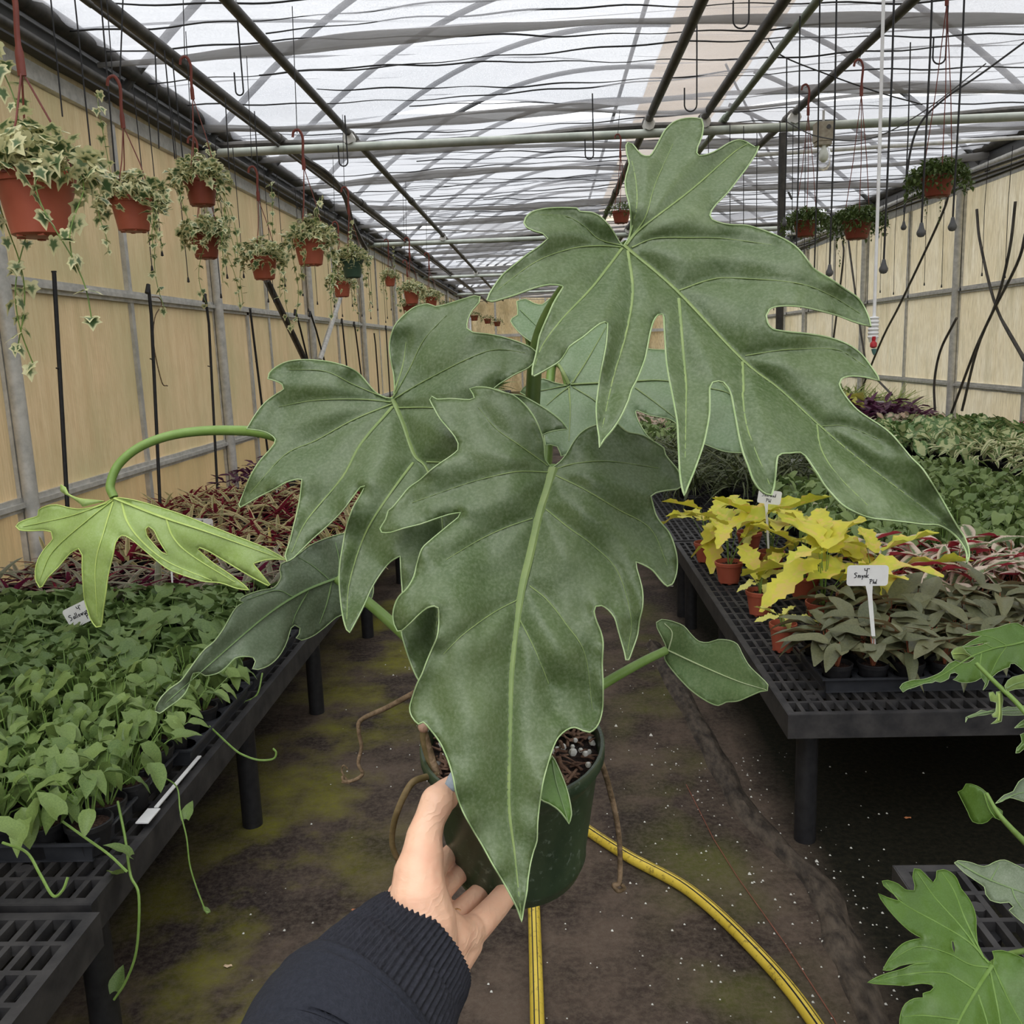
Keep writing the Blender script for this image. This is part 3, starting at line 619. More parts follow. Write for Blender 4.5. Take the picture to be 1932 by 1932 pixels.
# left bench: black trays of small plants
i = 0
for (xa, xb, ya, yb_) in [(-1.25, -.955, 1.66, 2.14), (-1.25, -.955, 2.17, 2.65), (-1.25, -.955, 2.70, 3.18), (-1.25, -.955, 3.24, 3.72), (-1.56, -1.27, 2.0, 2.48), (-1.56, -1.27, 2.51, 2.99), (-1.56, -1.27, 3.02, 3.5), (-1.38, -1.09, 1.08, 1.52)]:
    if i == 0: xa, xb, ya, yb_ = -1.33, -.99, 1.72, 2.16
    tray(xa, xb, ya, yb_, ['black tray at the bench corner above the bare grating, nearest the aisle', 'second black tray back along the aisle edge', 'third black tray back along the aisle edge', 'fourth black tray back along the aisle edge',
        'black tray in the inner column, nearest of it', 'black tray in the inner column, second of it', 'black tray in the inner column, third of it', 'black tray edge on the nearest bench by the frame'][i]); i += 1
carpet('trail', -.97, -1.55, 1.72, 2.62, .092, 'small trailing plant with pointed green leaves in black pot', 'trailing plants in the front trays', 9, rr, 1.0, 'trailing_plant')
carpet('heart', -.99, -2.45, 2.64, 3.42, .118, 'young heart-leaved plant in black pot', 'heart-leaved seedlings on the bench', 9, rr, 1.28, 'heart_leaved_plant')
carpet('heart', -1.58, -2.45, 1.8, 2.62, .115, 'heart-leaved seedling on the inner side of the front trays', 'heart-leaved seedlings inner trays', 9, rr, 1.12, 'heart_leaved_plant')
carpet('rhoeo2', -1.05, -2.5, 3.46, 3.95, .16, 'grey-green striped rosette with purple undersides', 'grey-purple rosettes', 9, rr, 1.15, 'striped_rosette')
carpet('rhoeo', -1.0, -2.5, 4.05, 6.3, .19, 'yellow-green striped rosette with maroon undersides', 'striped rosettes behind', 5.2, rr, 1.1, 'striped_rosette')
carpet('purple', -1.0, -2.5, 6.45, 9.5, .28, 'dark purple leafy plant beside the brown wall', 'dark plants', 0, rr, .75, 'dark_leaved_plant')
for j in range(26):                                           # maroon centre bracts in the rosettes
    x = rr.uniform(-2.3, -1.05); y = rr.uniform(3.6, 5.6)
    if not inview((x, y, .6)): continue
    t = thing('maroon_rosette', 'maroon rosette standing among the striped plants, %s of them' % ORD[j], 'plant', (x, y, BH + .07), 'maroon rosettes')
    for q in range(5): mm = leaf_mesh('strap', 'maroon' if q < 3 else 'ochre'); mesh_obj('leaf', mm[q % 3], t, (0, 0, .02), (rr.uniform(.6, 1.3), 0, q * 1.3 + j), rr.uniform(.1, .15))
# right benches
tray(.80, 1.335, 2.585, 2.875, 'black tray with five dark leaved pots in its front row', 5, 3)
tray(1.36, 1.9, 2.585, 2.875, 'black tray hidden behind the drooping lobed leaf', 5, 3)
tray(.92, 1.46, 2.90, 3.2, 'black tray directly behind the tray with five dark pots', 5, 3)
for (x0, nm_) in ((.80, 'front'), (1.36, 'outer')):
    for j in range(3):
        for i in range(5):
            x = x0 + .0535 + i * .107; y = 2.635 + j * .096
            if not inview((x, y, .55), 60): continue
            plant('smoky', x, y, BH + .006, 'smoky green plant with orange stems, %s pot of the %s tray, row %s' % (ORD[i], nm_, ('one', 'two', 'three')[j]), 'smoky plants in black trays', True, rr, 1.0, name='smoky_leaved_plant')
carpet('smoky', .95, 2.1, 2.93, 3.2, .125, 'dusky long-leaved plant with orange stems behind the front tray', 'dusky plants behind the front tray', 9, rr, 1.1, 'smoky_leaved_plant')
carpet('pink', 1.22, 2.5, 3.25, 3.72, .15, 'pink, white and green striped plant with red undersides', 'tricolour striped plants', 9, rr, 1.15, 'tricolour_plant')
carpet('mint', 1.25, 3.05, 3.75, 5.45, .165, 'bushy quilted green plant', 'quilted green plants', 5.0, rr, 1.1, 'quilted_leaf_plant')
carpet('fern', .78, 1.95, 5.55, 7.6, .26, 'dark feathery fern-like plant', 'feathery plants', 0, rr, 1.25, 'feathery_fern')
carpet('mint', 2.0, 2.75, 5.5, 6.3, .2, 'bushy quilted green plant behind the bare grating', 'quilted green plants back', 0, rr, 1.0, 'quilted_leaf_plant')
carpet('varieg', 3.0, 4.25, 4.9, 7.2, .25, 'cream and green variegated plant near the cream wall', 'variegated plants', 0, rr, 1.3, 'variegated_plant')
carpet('arrow', 2.15, 4.1, 6.95, 8.6, .27, 'pale arrowhead-leaved plant', 'arrowhead plants', 0, rr, 1.3, 'arrowhead_plant')
carpet('blush', 2.3, 3.9, 8.65, 9.3, .27, 'blush pink-leaved plant', 'blush plants', 0, rr, 1.3, 'blush_leaved_plant')
carpet('purple', 2.6, 3.9, 9.35, 10.4, .27, 'dark purple-leaved plant in front of the spider plants', 'purple plants', 0, rr, 1.3, 'purple_leaved_plant')
carpet('blush', .8, 2.4, 9.3, 11.5, .27, 'pink and cream leaved plant far down the aisle edge', 'pink cream plants', 0, rr, 1.3, 'blush_leaved_plant')
carpet('mint', .8, 2.0, 7.7, 9.2, .27, 'light green bushy plant behind the ferns', 'bushy plants behind the ferns', 0, rr, 1.2, 'quilted_leaf_plant')
carpet('spider', 2.6, 4.25, 10.5, 12.4, .32, 'spider plant with striped arching leaves by the cream wall', 'spider plants', 0, rr, 1.15, 'spider_plant')
carpet('bromel', 3.55, 4.25, 8.0, 10.4, .3, 'flowering rosette with green straps by the cream wall', 'flowering rosettes', 0, rr, 1.0, 'flowering_rosette', skip=lambda x, y: not 7.9 < y < 9.4)
for j, (px, py, Y) in enumerate([(1835, 823, 8.3), (1872, 818, 8.4), (1885, 828, 8.2), (1898, 838, 8.1), (1918, 822, 8.3), (1930, 815, 8.5), (1905, 812, 8.9), (1845, 815, 8.9)]):
    p = on(px, py, 1, Y); t = thing('pink_flower_spike', 'bright magenta flower spike by the cream wall, %s from the aisle' % ORD[j], 'flower', p, 'magenta flower spikes')
    mm = leaf_mesh('lance', 'magenta')
    for q in range(7): mesh_obj('petal', mm[q % 3], t, (0, 0, .012 * q - .03), (1.1, 0, q * 2.4), .09)
    MB().tube([p + np.array([0, 0, -.15]), p + np.array([0, 0, .05])], .004, 5).build('stalk', 'stem', t)
for j, (x, y) in enumerate([(3.0, 10.6), (3.3, 10.2)]): plant('lemonbig', x, y, BH, 'tall pale yellow leaved plant in front of the cream wall, %s' % ORD[j], 'pale yellow plants', False, rr, 1.0, name='yellow_leaved_plant')
# green baskets and benches far down the house
carpet('mint', .8, 4.2, 12.6, 21, .5, 'leafy green plant far down the house', 'far bench plants', 0, rr, 2.0, 'distant_bench_plant')
carpet('bromel', -1.0, -2.5, 9.6, 21, .45, 'green strap-leaved plant far along the brown wall', 'far wall plants', 0, rr, 1.7, 'distant_bench_plant')
# lemon yellow plants in terracotta pots
for j, (x, y, kk, sc) in enumerate([(.745, 4.28, 'lemon', 1.0), (.775, 3.88, 'lemon', 1.05), (.80, 3.40, 'lemon2', .95), (.78, 2.98, 'lemon2', .8), (1.0, 4.05, 'lemon', 1.05), (1.03, 3.62, 'lemon', 1.1), (1.22, 3.36, 'lemon', 1.0), (.99, 3.23, 'lemon', 1.15), (1.0, 4.5, 'lemon2', 1.1)]):
    plant(kk, x, y, BH + .004, 'lemon yellow lobed plant in terracotta pot, %s' % ['fourth pot back at the aisle edge', 'third pot back at the aisle edge', 'small one second at the aisle edge', 'small one nearest at the aisle edge',
        'inner column farthest but one', 'inner column beside the white tag', 'just behind the handwritten tag', 'large one right behind the dark leaved tray', 'farthest at the back'][j], 'lemon yellow plants', True, rr, sc, name='yellow_leaved_plant')
# two withered leaves by the tag
for j, (px, py, d, yw, s_) in enumerate([(1575, 1185, 2.95, 2.6, .15), (1650, 1190, 2.9, -.4, .16)]):
    p = at(px, py, d); t = thing('withered_leaf', ['folded olive brown leaf hanging over a terracotta pot', 'withered tan leaf hanging beside the handwritten tag'][j], 'leaf', p)
    mesh_obj('blade', leaf_mesh('smoky', 'tan')[j], t, (0, 0, .06), (-1.3, .2, yw), s_)
# ================================================================== LARGE TRACED LEAVES
def Z(ox, oy, s_, *pts): return [(ox + x / s_, oy + y / s_) for x, y in pts]
A_ = lambda *p: Z(420, 500, 2.841, *p)
B_ = lambda *p: Z(900, 200, 3.22, *p)
C_ = lambda *p: Z(1200, 450, 3.019, *p)
D_ = lambda *p: Z(700, 700, 3.22, *p)
E_ = lambda *p: Z(250, 1000, 3.513, *p)
H_ = lambda *p: Z(600, 1332, 3.22, *p)
R_ = lambda *p: Z(940, 540, 3.864, *p)
Q_ = lambda *p: Z(0, 500, 3.0, *p)
S_ = lambda *p: Z(1232, 850, 2.76, *p)
F_ = lambda *p: Z(1400, 1500, 3.632, *p)
G_ = lambda *p: Z(1650, 1150, 6.44, *p)
T_ = lambda *p: Z(1332, 1100, 3.22, *p)
def plane_fn(ctrl):
    a = np.array([[x, y, 1] for x, y, d in ctrl], float); b = np.array([1 / d for x, y, d in ctrl]); c = np.linalg.solve(a, b)
    return lambda x, y: 1 / (c[0] * x + c[1] * y + c[2])
def segdist(P, line):
    L = np.array(line); best = np.full(len(P), 1e9)
    for a, b in zip(L[:-1], L[1:]):
        ab = b - a; t = np.clip(((P - a) @ ab) / (ab @ ab + 1e-9), 0, 1); d = np.linalg.norm(P - (a + t[:, None] * ab), axis=1); best = np.minimum(best, d)
    return best
def inside(P, loops):
    r = np.zeros(len(P), bool)
    for L in loops:
        L = np.array(L); x0, y0 = L[:, 0], L[:, 1]; x1, y1 = np.roll(x0, -1), np.roll(y0, -1)
        for a, b, c_, d in zip(x0, y0, x1, y1):
            if b == d: continue
            r ^= ((b > P[:, 1]) != (d > P[:, 1])) & (P[:, 0] < (c_ - a) * (P[:, 1] - b) / (d - b) + a)
    return r
def smooth_loop(L, step):
    L = np.array(L, float); n = len(L); out = []
    for i in range(n):
        a, b, c_, d = L[i - 1], L[i], L[(i + 1) % n], L[(i + 2) % n]; k = max(1, int(np.linalg.norm(c_ - b) / step))
        u, v = b - a, c_ - b; cosb = u @ v / (np.linalg.norm(u) * np.linalg.norm(v) + 1e-9); w_ = d - c_; cosc = v @ w_ / (np.linalg.norm(v) * np.linalg.norm(w_) + 1e-9)
        ln = np.linalg.norm(v)
        t1 = (c_ - a) / 2 if cosb > .2 else v * .5; t2 = (d - b) / 2 if cosc > .2 else v * .5
        t1 = t1 / (np.linalg.norm(t1) + 1e-9) * min(np.linalg.norm(t1), ln); t2 = t2 / (np.linalg.norm(t2) + 1e-9) * min(np.linalg.norm(t2), ln)
        for q in range(k):
            t = q / k; h00, h10, h01, h11 = 2 * t ** 3 - 3 * t * t + 1, t ** 3 - 2 * t * t + t, -2 * t ** 3 + 3 * t * t, t ** 3 - t * t
            out.append(h00 * b + h10 * t1 + h01 * c_ + h11 * t2)
    return np.array(out)
def big_leaf(root, label, loops, veins, ctrl, m, vm, em, amp=.010, wave=.008, curl=0., step=9, seed=0, thick=.0009, quilt=42., name='leaf', edge=.0006, drop=None, fold=0.):
    base = plane_fn(ctrl); loops = [smooth_loop(L, 7) for L in loops]
    allp = np.vstack(loops); lo, hi = allp.min(0), allp.max(0); gx, gy = np.arange(lo[0], hi[0], step), np.arange(lo[1], hi[1], step * .87)
    G = np.array([(x + (step / 2 if j % 2 else 0), y) for j, y in enumerate(gy) for x in gx]); G = G[inside(G, loops)]
    cl = np.concatenate([L for L in loops]); 
    dmin = np.full(len(G), 1e9)
    for L in loops: dmin = np.minimum(dmin, segdist(G, np.vstack([L, L[:1]])))
    G = G[dmin > step * .45]
    P = np.vstack([allp, G]); edges = []; o = 0
    for L in loops: n = len(L); edges += [(o + i, o + (i + 1) % n) for i in range(n)]; o += n
    vs, es, fs, ov, oe, of = delaunay_2d_cdt([Vector(p) for p in P], edges, [], 0, 1e-5)
    V2 = np.array([(v.x, v.y) for v in vs]); cen = np.array([V2[list(f)].mean(0) for f in fs]); keep = inside(cen, loops); fs = [tuple(f) for f, k in zip(fs, keep) if k]
    vl = [spline([(x, y, 0) for x, y in v[0]], 6)[:, :2] for v in veins]
    def depth(Pn):
        d = base(Pn[:, 0], Pn[:, 1]); dv = np.full(len(Pn), 1e9)
        for i, l in enumerate(vl): dv = np.minimum(dv, segdist(Pn, l) * (1.0 if i else .8))
        dm = segdist(Pn, vl[0]); nz = np.array([mnoise.noise(Vector((x * .0065, y * .0065, seed))) for x, y in Pn]); n2 = np.array([mnoise.noise(Vector((x * .022, y * .022, seed + 5))) for x, y in Pn])
        de = np.full(len(Pn), 1e9)
        for L in loops: de = np.minimum(de, segdist(Pn, np.vstack([L, L[:1]])))
        ef = np.exp(-de / 26)
        r_ = d - fold * (1 - np.exp(-dm / 170)) - amp * (1 - np.exp(-dv / quilt)) + curl * (dm / 250) ** 2 + wave * nz * np.minimum(1, dm / 80) + wave * .4 * n2 * ef
        if drop is not None: r_ = r_ + drop(Pn)
        return r_
    dd = depth(V2); W = [at(x, y, d) for (x, y), d in zip(V2, dd)]; off = np.array(wloc(root))
    me = bpy.data.meshes.new(name); me.from_pydata([tuple(p - off) for p in W], [], fs); me.materials.append(m)
    bm = bmesh.new(); bm.from_mesh(me); bmesh.ops.recalc_face_normals(bm, faces=bm.faces)
    f0 = bm.faces[0] if hasattr(bm.faces, '__getitem__') and not bm.faces.ensure_lookup_table() else None
    s_ = sum((f.normal.dot(Vector(CAMO - off) - f.calc_center_median())) for f in bm.faces)
    if s_ < 0: bmesh.ops.reverse_faces(bm, faces=bm.faces)
    bm.to_mesh(me); bm.free(); me.polygons.foreach_set('use_smooth', [True] * len(me.polygons))
    ob = bpy.data.objects.new(name, me); COL.objects.link(ob); ob.parent = root
    if label: ob['label'] = label
    so = ob.modifiers.new('thickness', 'SOLIDIFY'); so.thickness = thick; so.offset = -1
    for i, (v, w0, w1) in enumerate(veins):
        l = vl[i]; dl = depth(l); n = len(l); pts = [at(x, y, d - .0009) for (x, y), d in zip(l, dl)]
        rad = [max(.0004, (w0 + (w1 - w0) * (t / (n - 1)) ** 1.1) / 2 * d / F) for t, d in zip(range(n), dl)]
        mb = MB(); mb.tube(pts, rad, 8, flat=.55); mb.build('midrib' if i == 0 else 'vein', vm, ob)
    if edge:
        mb = MB()
        for L in loops:
            dl = depth(L); mb.tube([at(x, y, d) for (x, y), d in zip(np.vstack([L, L[:1]]), np.append(dl, dl[0]))], edge, 5, caps=False)
        mb.build('leaf_margin', em, ob)
    return ob, depth
def bigmat(name, c1, c2, c3, under=None, trans=.10, rough=.42):
    m, nt, ns, ls, bs, out = nm(name)
    n1 = noise(ns, ls, 9, 5, .6); n2 = noise(ns, ls, 45, 5, .7); n3 = noise(ns, ls, 420, 3, .6); n4 = noise(ns, ls, 16, 4, .65)
    c = mixc(ns, ls, ramp(ns, ls, n1, .30, .75), c1, c2); c = mixc(ns, ls, ramp(ns, ls, n2, .50, .78, 0, .35), c, c3)
    c = mixc(ns, ls, ramp(ns, ls, n3, .42, .68, 0, .42), c, c3); c = mixc(ns, ls, ramp(ns, ls, n4, .62, .70, 0, .16), c, tuple(min(1, v * 1.5 + .03) for v in c3))
    if under: g = ns.new('ShaderNodeNewGeometry'); c = mixc(ns, ls, g.outputs['Backfacing'], c, under)
    ls.new(c, bs.inputs['Base Color']); ls.new(ramp(ns, ls, n2, .3, .7, rough - .07, rough + .12), bs.inputs['Roughness']); bs.inputs['Specular IOR Level'].default_value = .4
    bump(ns, ls, bs, n2, .25, .004)
    tr = ns.new('ShaderNodeBsdfTranslucent'); ls.new(c, tr.inputs[0]); mx = ns.new('ShaderNodeMixShader'); mx.inputs[0].default_value = trans
    ls.new(bs.outputs[0], mx.inputs[1]); ls.new(tr.outputs[0], mx.inputs[2]); ls.new(mx.outputs[0], out.inputs[0]); return m
BL = bigmat('philodendron_leaf', (.048, .082, .024), (.088, .128, .048), (.165, .205, .120))
BLb = bigmat('philodendron_leaf_bluish', (.085, .120, .066), (.120, .160, .092), (.20, .245, .17))
BLy = bigmat('young_leaf_underside', (.235, .34, .085), (.29, .40, .12), (.35, .45, .19), trans=.25)
BLp = bigmat('far_leaf_pale', (.115, .185, .085), (.155, .225, .115), (.24, .31, .20), trans=.18)
BLs = bigmat('small_new_leaf', (.12, .20, .075), (.17, .25, .10), (.26, .34, .17), trans=.2)
BLd = bigmat('deep_green_leaf', (.055, .115, .012), (.085, .165, .022), (.10, .19, .05), trans=.2, rough=.38)
VM = mat('pale_vein', (.185, .245, .085), (.14, .20, .07), 60, .5); VM2 = mat('soft_vein', (.155, .235, .095), (.12, .19, .07), 60, .45)
VMy = mat('yellow_green_vein', (.37, .47, .13), (.32, .42, .11), 60, .45); EM = mat('pale_leaf_edge', (.24, .34, .15), (.30, .38, .20), 90, .5)
VMd = mat('deep_green_vein', (.13, .22, .05), (.10, .18, .03), 60, .45)
# ---- the held philodendron
pc = at(966, 1398, .765)                                     # centre of the pot's rim
tilt = math.radians(11)
axis = np.array([0.0, math.sin(tilt), -math.cos(tilt)])      # from the rim towards the base
HPOT, RT, RB = .128, .0785, .060
pb = pc + axis * HPOT
plantR = thing('potted_philodendron', 'large potted philodendron with lobed grey-green leaves held up in one hand', 'plant', pb)
def axial(prof, n=48):                                       # lathe about the tilted axis: (radius, distance below the rim)
    ex = np.array([1.0, 0, 0]); ey = np.cross(axis, ex); mb = MB()
    V = [pc + axis * z + r * (math.cos(2 * math.pi * k / n) * ex + math.sin(2 * math.pi * k / n) * ey) for r, z in prof for k in range(n)]
    mb.add(V, [(i * n + k, i * n + (k + 1) % n, (i + 1) * n + (k + 1) % n, (i + 1) * n + k) for i in range(len(prof) - 1) for k in range(n)]); return mb
m, nt, ns, ls, bs, out = nm('olive_green_pot'); n1 = noise(ns, ls, 25, 5, .7, stretch=(1, 1, .35)); n2 = noise(ns, ls, 140, 4, .7)
c = mixc(ns, ls, ramp(ns, ls, n1, .4, .7), (.020, .036, .018), (.040, .060, .030)); c = mixc(ns, ls, ramp(ns, ls, n2, .58, .72, 0, .5), c, (.20, .25, .20))
ls.new(c, bs.inputs['Base Color']); bs.inputs['Roughness'].default_value = .38
axial([(.001, HPOT - .006), (RB - .010, HPOT - .006), (RB - .008, HPOT), (RB - .003, HPOT), (RB, HPOT - .008), (RB + .0015, HPOT - .012), (RB + .001, HPOT - .016), (RT - .006, .022), (RT - .0045, .018), (RT, .010), (RT, .001), (RT - .001, -.0005), (RT - .0035, 0), (RT - .005, .006), (RT - .007, .03)]).build('pot', m, plantR)
sm, nt, ns, ls, bs, out = nm('bark_soil'); n1 = noise(ns, ls, 160, 5, .75); n2 = noise(ns, ls, 60, 3, .6)
c = mixc(ns, ls, ramp(ns, ls, n1, .4, .65), (.012, .007, .006), (.09, .05, .035)); ls.new(c, bs.inputs['Base Color']); bs.inputs['Roughness'].default_value = .95; bump(ns, ls, bs, n1, 1, .02)
mb = MB(); ex = np.array([1.0, 0, 0]); ey = np.cross(axis, ex); V = [pc + axis * .015]; nr, nk = 9, 40
for i in range(1, nr + 1):
    for k in range(nk):
        a = 2 * math.pi * k / nk; r_ = (RT - .0055) * i / nr; V.append(pc + axis * (.015 + .004 * mnoise.noise(Vector((r_ * 60 * math.cos(a), r_ * 60 * math.sin(a), 1)))) + r_ * (math.cos(a) * ex + math.sin(a) * ey))
mb.add(V, [(0, 1 + k, 1 + (k + 1) % nk) for k in range(nk)] + [(1 + (i - 1) * nk + k, 1 + i * nk + k, 1 + i * nk + (k + 1) % nk, 1 + (i - 1) * nk + (k + 1) % nk) for i in range(1, nr) for k in range(nk)])
mb.build('soil', sm, plantR)
r5 = random.Random(5); mb = MB(); mb2 = MB()
for q in range(420):
    a = r5.uniform(0, 6.28); r_ = (RT - .008) * r5.random() ** .5; p = pc + axis * r5.uniform(.008, .013) + r_ * (math.cos(a) * ex + math.sin(a) * ey)
    if q < 90: mb.ball(p, r5.uniform(.0015, .0038), 4)
    else:
        dv = np.array([r5.gauss(0, 1), r5.gauss(0, 1), r5.gauss(0, .4)]); dv *= r5.uniform(.004, .011) / np.linalg.norm(dv); mb2.tube([p - dv, p + dv * .1 + np.array([0, 0, .001]), p + dv], r5.uniform(.0008, .002), 5, flat=.6)
tag(mb.build('perlite', 'perlite', plantR), kind='stuff'); tag(mb2.build('bark_chips', mat('bark', (.07, .035, .022), (.20, .12, .08), 120, .9), plantR), kind='stuff')
L = {}
# L1 upper right
L1 = B_((890, 850), (925, 790), (935, 690), (925, 600), (905, 520), (900, 450), (915, 390), (925, 350), (910, 290), (905, 240), (915, 222), (945, 232), (975, 270), (1000, 295), (1045, 305), (1075, 270), (1105, 215), (1140, 150), (1190, 100), (1240, 80), (1300, 72), (1365, 80), (1375, 120), (1365, 190), (1340, 250), (1335, 285), (1350, 302), (1410, 290), (1470, 262), (1530, 225), (1590, 205), (1640, 220), (1690, 250), (1712, 245), (1700, 280), (1650, 360), (1590, 440), (1520, 530), (1460, 590), (1425, 635), (1415, 665), (1430, 690), (1490, 712), (1560, 722), (1640, 725), (1750, 758), (1860, 805)) \
 + C_((906, 42), (960, 100), (1005, 165), (1030, 185), (1100, 225), (1180, 280), (1260, 335), (1300, 390), (1330, 460), (1338, 500), (1300, 492), (1230, 470), (1150, 440), (1060, 415), (960, 392), (880, 384), (800, 388), (760, 405), (742, 440), (750, 480), (780, 515), (860, 530), (960, 540), (1060, 555), (1150, 578), (1230, 615), (1290, 665), (1340, 730), (1380, 790), (1385, 810), (1330, 795), (1270, 785), (1210, 785), (1170, 800), (1158, 830), (1175, 870), (1210, 920), (1260, 975), (1330, 1025), (1400, 1070), (1460, 1120), (1520, 1190), (1570, 1250), (1630, 1310), (1690, 1400), (1745, 1490), (1790, 1570), (1830, 1640), (1870, 1700), (1895, 1770), (1897, 1815), (1882, 1850), (1884, 1800), (1866, 1755), (1835, 1710), (1790, 1668), (1720, 1632), (1640, 1628), (1560, 1618), (1450, 1605), (1340, 1592), (1260, 1565), (1180, 1520), (1120, 1460), (1070, 1400), (1040, 1350), (1000, 1290), (965, 1240), (935, 1218), (880, 1222), (830, 1225), (808, 1240), (800, 1290), (795, 1350), (785, 1420), (772, 1462), (740, 1455), (700, 1425), (665, 1370), (640, 1300), (610, 1220), (590, 1140), (575, 1060), (560, 980), (545, 900), (525, 850), (500, 820), (470, 812), (435, 820), (420, 850), (420, 920), (418, 1000), (405, 1080), (385, 1170), (355, 1260), (325, 1340), (300, 1400), (275, 1465), (262, 1420), (250, 1340), (245, 1250), (240, 1150), (235, 1050), (220, 960), (205, 880), (185, 780), (172, 690), (165, 580), (160, 500), (158, 450), (150, 430), (125, 435), (100, 470), (80, 540), (65, 620), (50, 690), (20, 770), (0, 815)) \
 + R_((970, 760), (950, 830), (890, 960), (830, 1050), (770, 1120), (738, 1180), (735, 1100), (720, 1000), (715, 880), (728, 760), (745, 640), (770, 520), (790, 400), (797, 270), (780, 260), (740, 275), (680, 320), (620, 370), (560, 410), (520, 440), (490, 490), (450, 545), (390, 585), (320, 625), (262, 655), (248, 650), (250, 600), (270, 520), (285, 450), (300, 370), (330, 290), (370, 200), (400, 130), (440, 60), (472, 10)) \
 + B_((520, 1095), (500, 1088), (440, 1085), (380, 1097), (320, 1115), (240, 1145), (160, 1170), (90, 1188), (60, 1180), (75, 1140), (120, 1070), (160, 1020), (220, 970), (300, 905), (380, 850), (430, 805), (400, 775), (350, 760), (300, 735), (285, 710), (295, 680), (330, 645), (400, 625), (480, 618), (560, 618), (605, 620), (625, 640), (690, 645), (740, 665), (780, 700), (820, 750), (850, 800), (875, 840))
V1 = [(B_((895, 850), (940, 890), (1210, 1120), (1610, 1540)) + C_((820, 860), (1050, 1070), (1250, 1240), (1500, 1430), (1750, 1620), (1850, 1700)), 15, 2),
 (B_((905, 845), (1000, 740), (1300, 510), (1550, 290), (1650, 225)), 8, 2), (B_((910, 830), (1020, 680), (1080, 480), (1190, 230)), 5, 2), (B_((920, 810), (968, 620), (965, 460), (930, 290)), 4, 2),
 (B_((940, 860), (1080, 805), (1300, 800), (1500, 805), (1800, 845)), 6, 2), (B_((1225, 1122), (1400, 1060), (1550, 1045)) + C_((906, 253), (1100, 320), (1280, 430)), 6, 2), (B_((1630, 1517), (1800, 1490)) + C_((906, 631), (1150, 635), (1320, 740)), 5, 1.5),
 (C_((1060, 1068), (1200, 1070), (1400, 1150)), 3, 1), (B_((875, 858), (730, 850), (560, 870), (350, 950), (120, 1120)), 6, 2), (B_((880, 865), (700, 1100), (520, 1290), (400, 1450), (350, 1580)), 7, 2),
 (B_((915, 880), (945, 1130), (900, 1400), (830, 1640), (760, 1960)), 7, 2), (B_((1225, 1170), (1245, 1400), (1270, 1700)) + C_((285, 900), (280, 1250)), 7, 2), (B_((1612, 1555), (1618, 1720)) + C_((608, 900), (640, 1100), (760, 1400)), 6, 2),
 (C_((1030, 1060), (1055, 1200), (1150, 1350), (1320, 1520)), 4, 1), (B_((880, 848), (740, 810), (650, 730), (540, 670), (380, 660)), 5, 1.5)]
big_leaf(plantR, 'largest lobed leaf, high at the back', [L1], V1, [(1183, 465, .70), (1820, 1050, .575), (930, 560, .66)], BL, VM, EM, amp=.015, wave=.022, curl=.012, seed=1.3, fold=.050)
# L2 mid left
L2 = A_((910, 715), (920, 690), (918, 600), (900, 500), (895, 420), (920, 330), (970, 270), (1030, 225), (1100, 208), (1140, 222), (1200, 210), (1280, 185), (1350, 165), (1380, 170), (1375, 200), (1340, 240), (1315, 290), (1310, 340), (1340, 360), (1420, 370), (1500, 385), (1580, 410), (1650, 440), (1680, 465), (1675, 510), (1640, 550), (1560, 590), (1480, 640), (1455, 660), (1530, 690), (1600, 700), (1680, 740), (1760, 790), (1820, 840), (1850, 880), (1740, 900)) \
 + [(1000, 840), (985, 900), (1000, 980), (960, 1060), (930, 1150), (890, 1240), (840, 1310), (812, 1310), (790, 1284), (778, 1259), (765, 1222), (757, 1190), (758, 1150), (759, 1116), (757, 1088), (755, 1049)] \
 + A_((900, 1590), (850, 1650), (800, 1730), (760, 1820), (720, 1900), (682, 1970), (665, 1955), (648, 1900), (635, 1820), (625, 1700), (630, 1600), (645, 1500), (665, 1400), (700, 1300), (735, 1240), (765, 1185), (740, 1190), (700, 1240), (640, 1320), (560, 1400), (480, 1470), (420, 1530), (380, 1570), (345, 1590), (335, 1560), (360, 1480), (380, 1400), (400, 1320), (415, 1240), (425, 1150), (400, 1148), (340, 1165), (280, 1200), (200, 1240), (130, 1280), (95, 1300), (88, 1285), (110, 1230), (150, 1130), (200, 1050), (262, 980), (283, 935), (230, 895), (130, 878), (180, 795), (230, 735), (290, 690), (328, 665), (320, 640), (280, 620), (243, 610), (250, 580), (290, 545), (350, 518), (430, 508), (520, 512), (600, 525), (680, 550), (740, 590), (790, 650), (830, 690), (880, 712))
V2_ = [(A_((915, 720), (970, 850), (1030, 1020), (1100, 1100)) + [(835, 980), (830, 1100), (815, 1290)], 15, 2), (A_((925, 715), (1050, 640), (1300, 510), (1460, 455), (1620, 470)), 6, 1.5), (A_((918, 705), (1000, 560), (1080, 400), (1200, 270)), 5, 1.5), (A_((916, 690), (965, 540), (985, 400)), 4, 1.5),
 (A_((940, 765), (1120, 765), (1300, 790)), 6, 1.5), (A_((905, 735), (740, 720), (500, 725), (300, 760)), 6, 1.5), (A_((905, 745), (700, 830), (500, 940), (330, 1020), (150, 1220)), 6, 1.5), (A_((910, 760), (740, 960), (640, 1140), (450, 1370), (370, 1540)), 8, 1.5), (A_((1020, 1060), (880, 1250), (760, 1450), (680, 1700), (665, 1900)), 7, 1.5), (A_((880, 715), (700, 640), (550, 570), (350, 560)), 5, 1.5), (A_((1095, 1055), (1250, 1060)), 6, 3)]
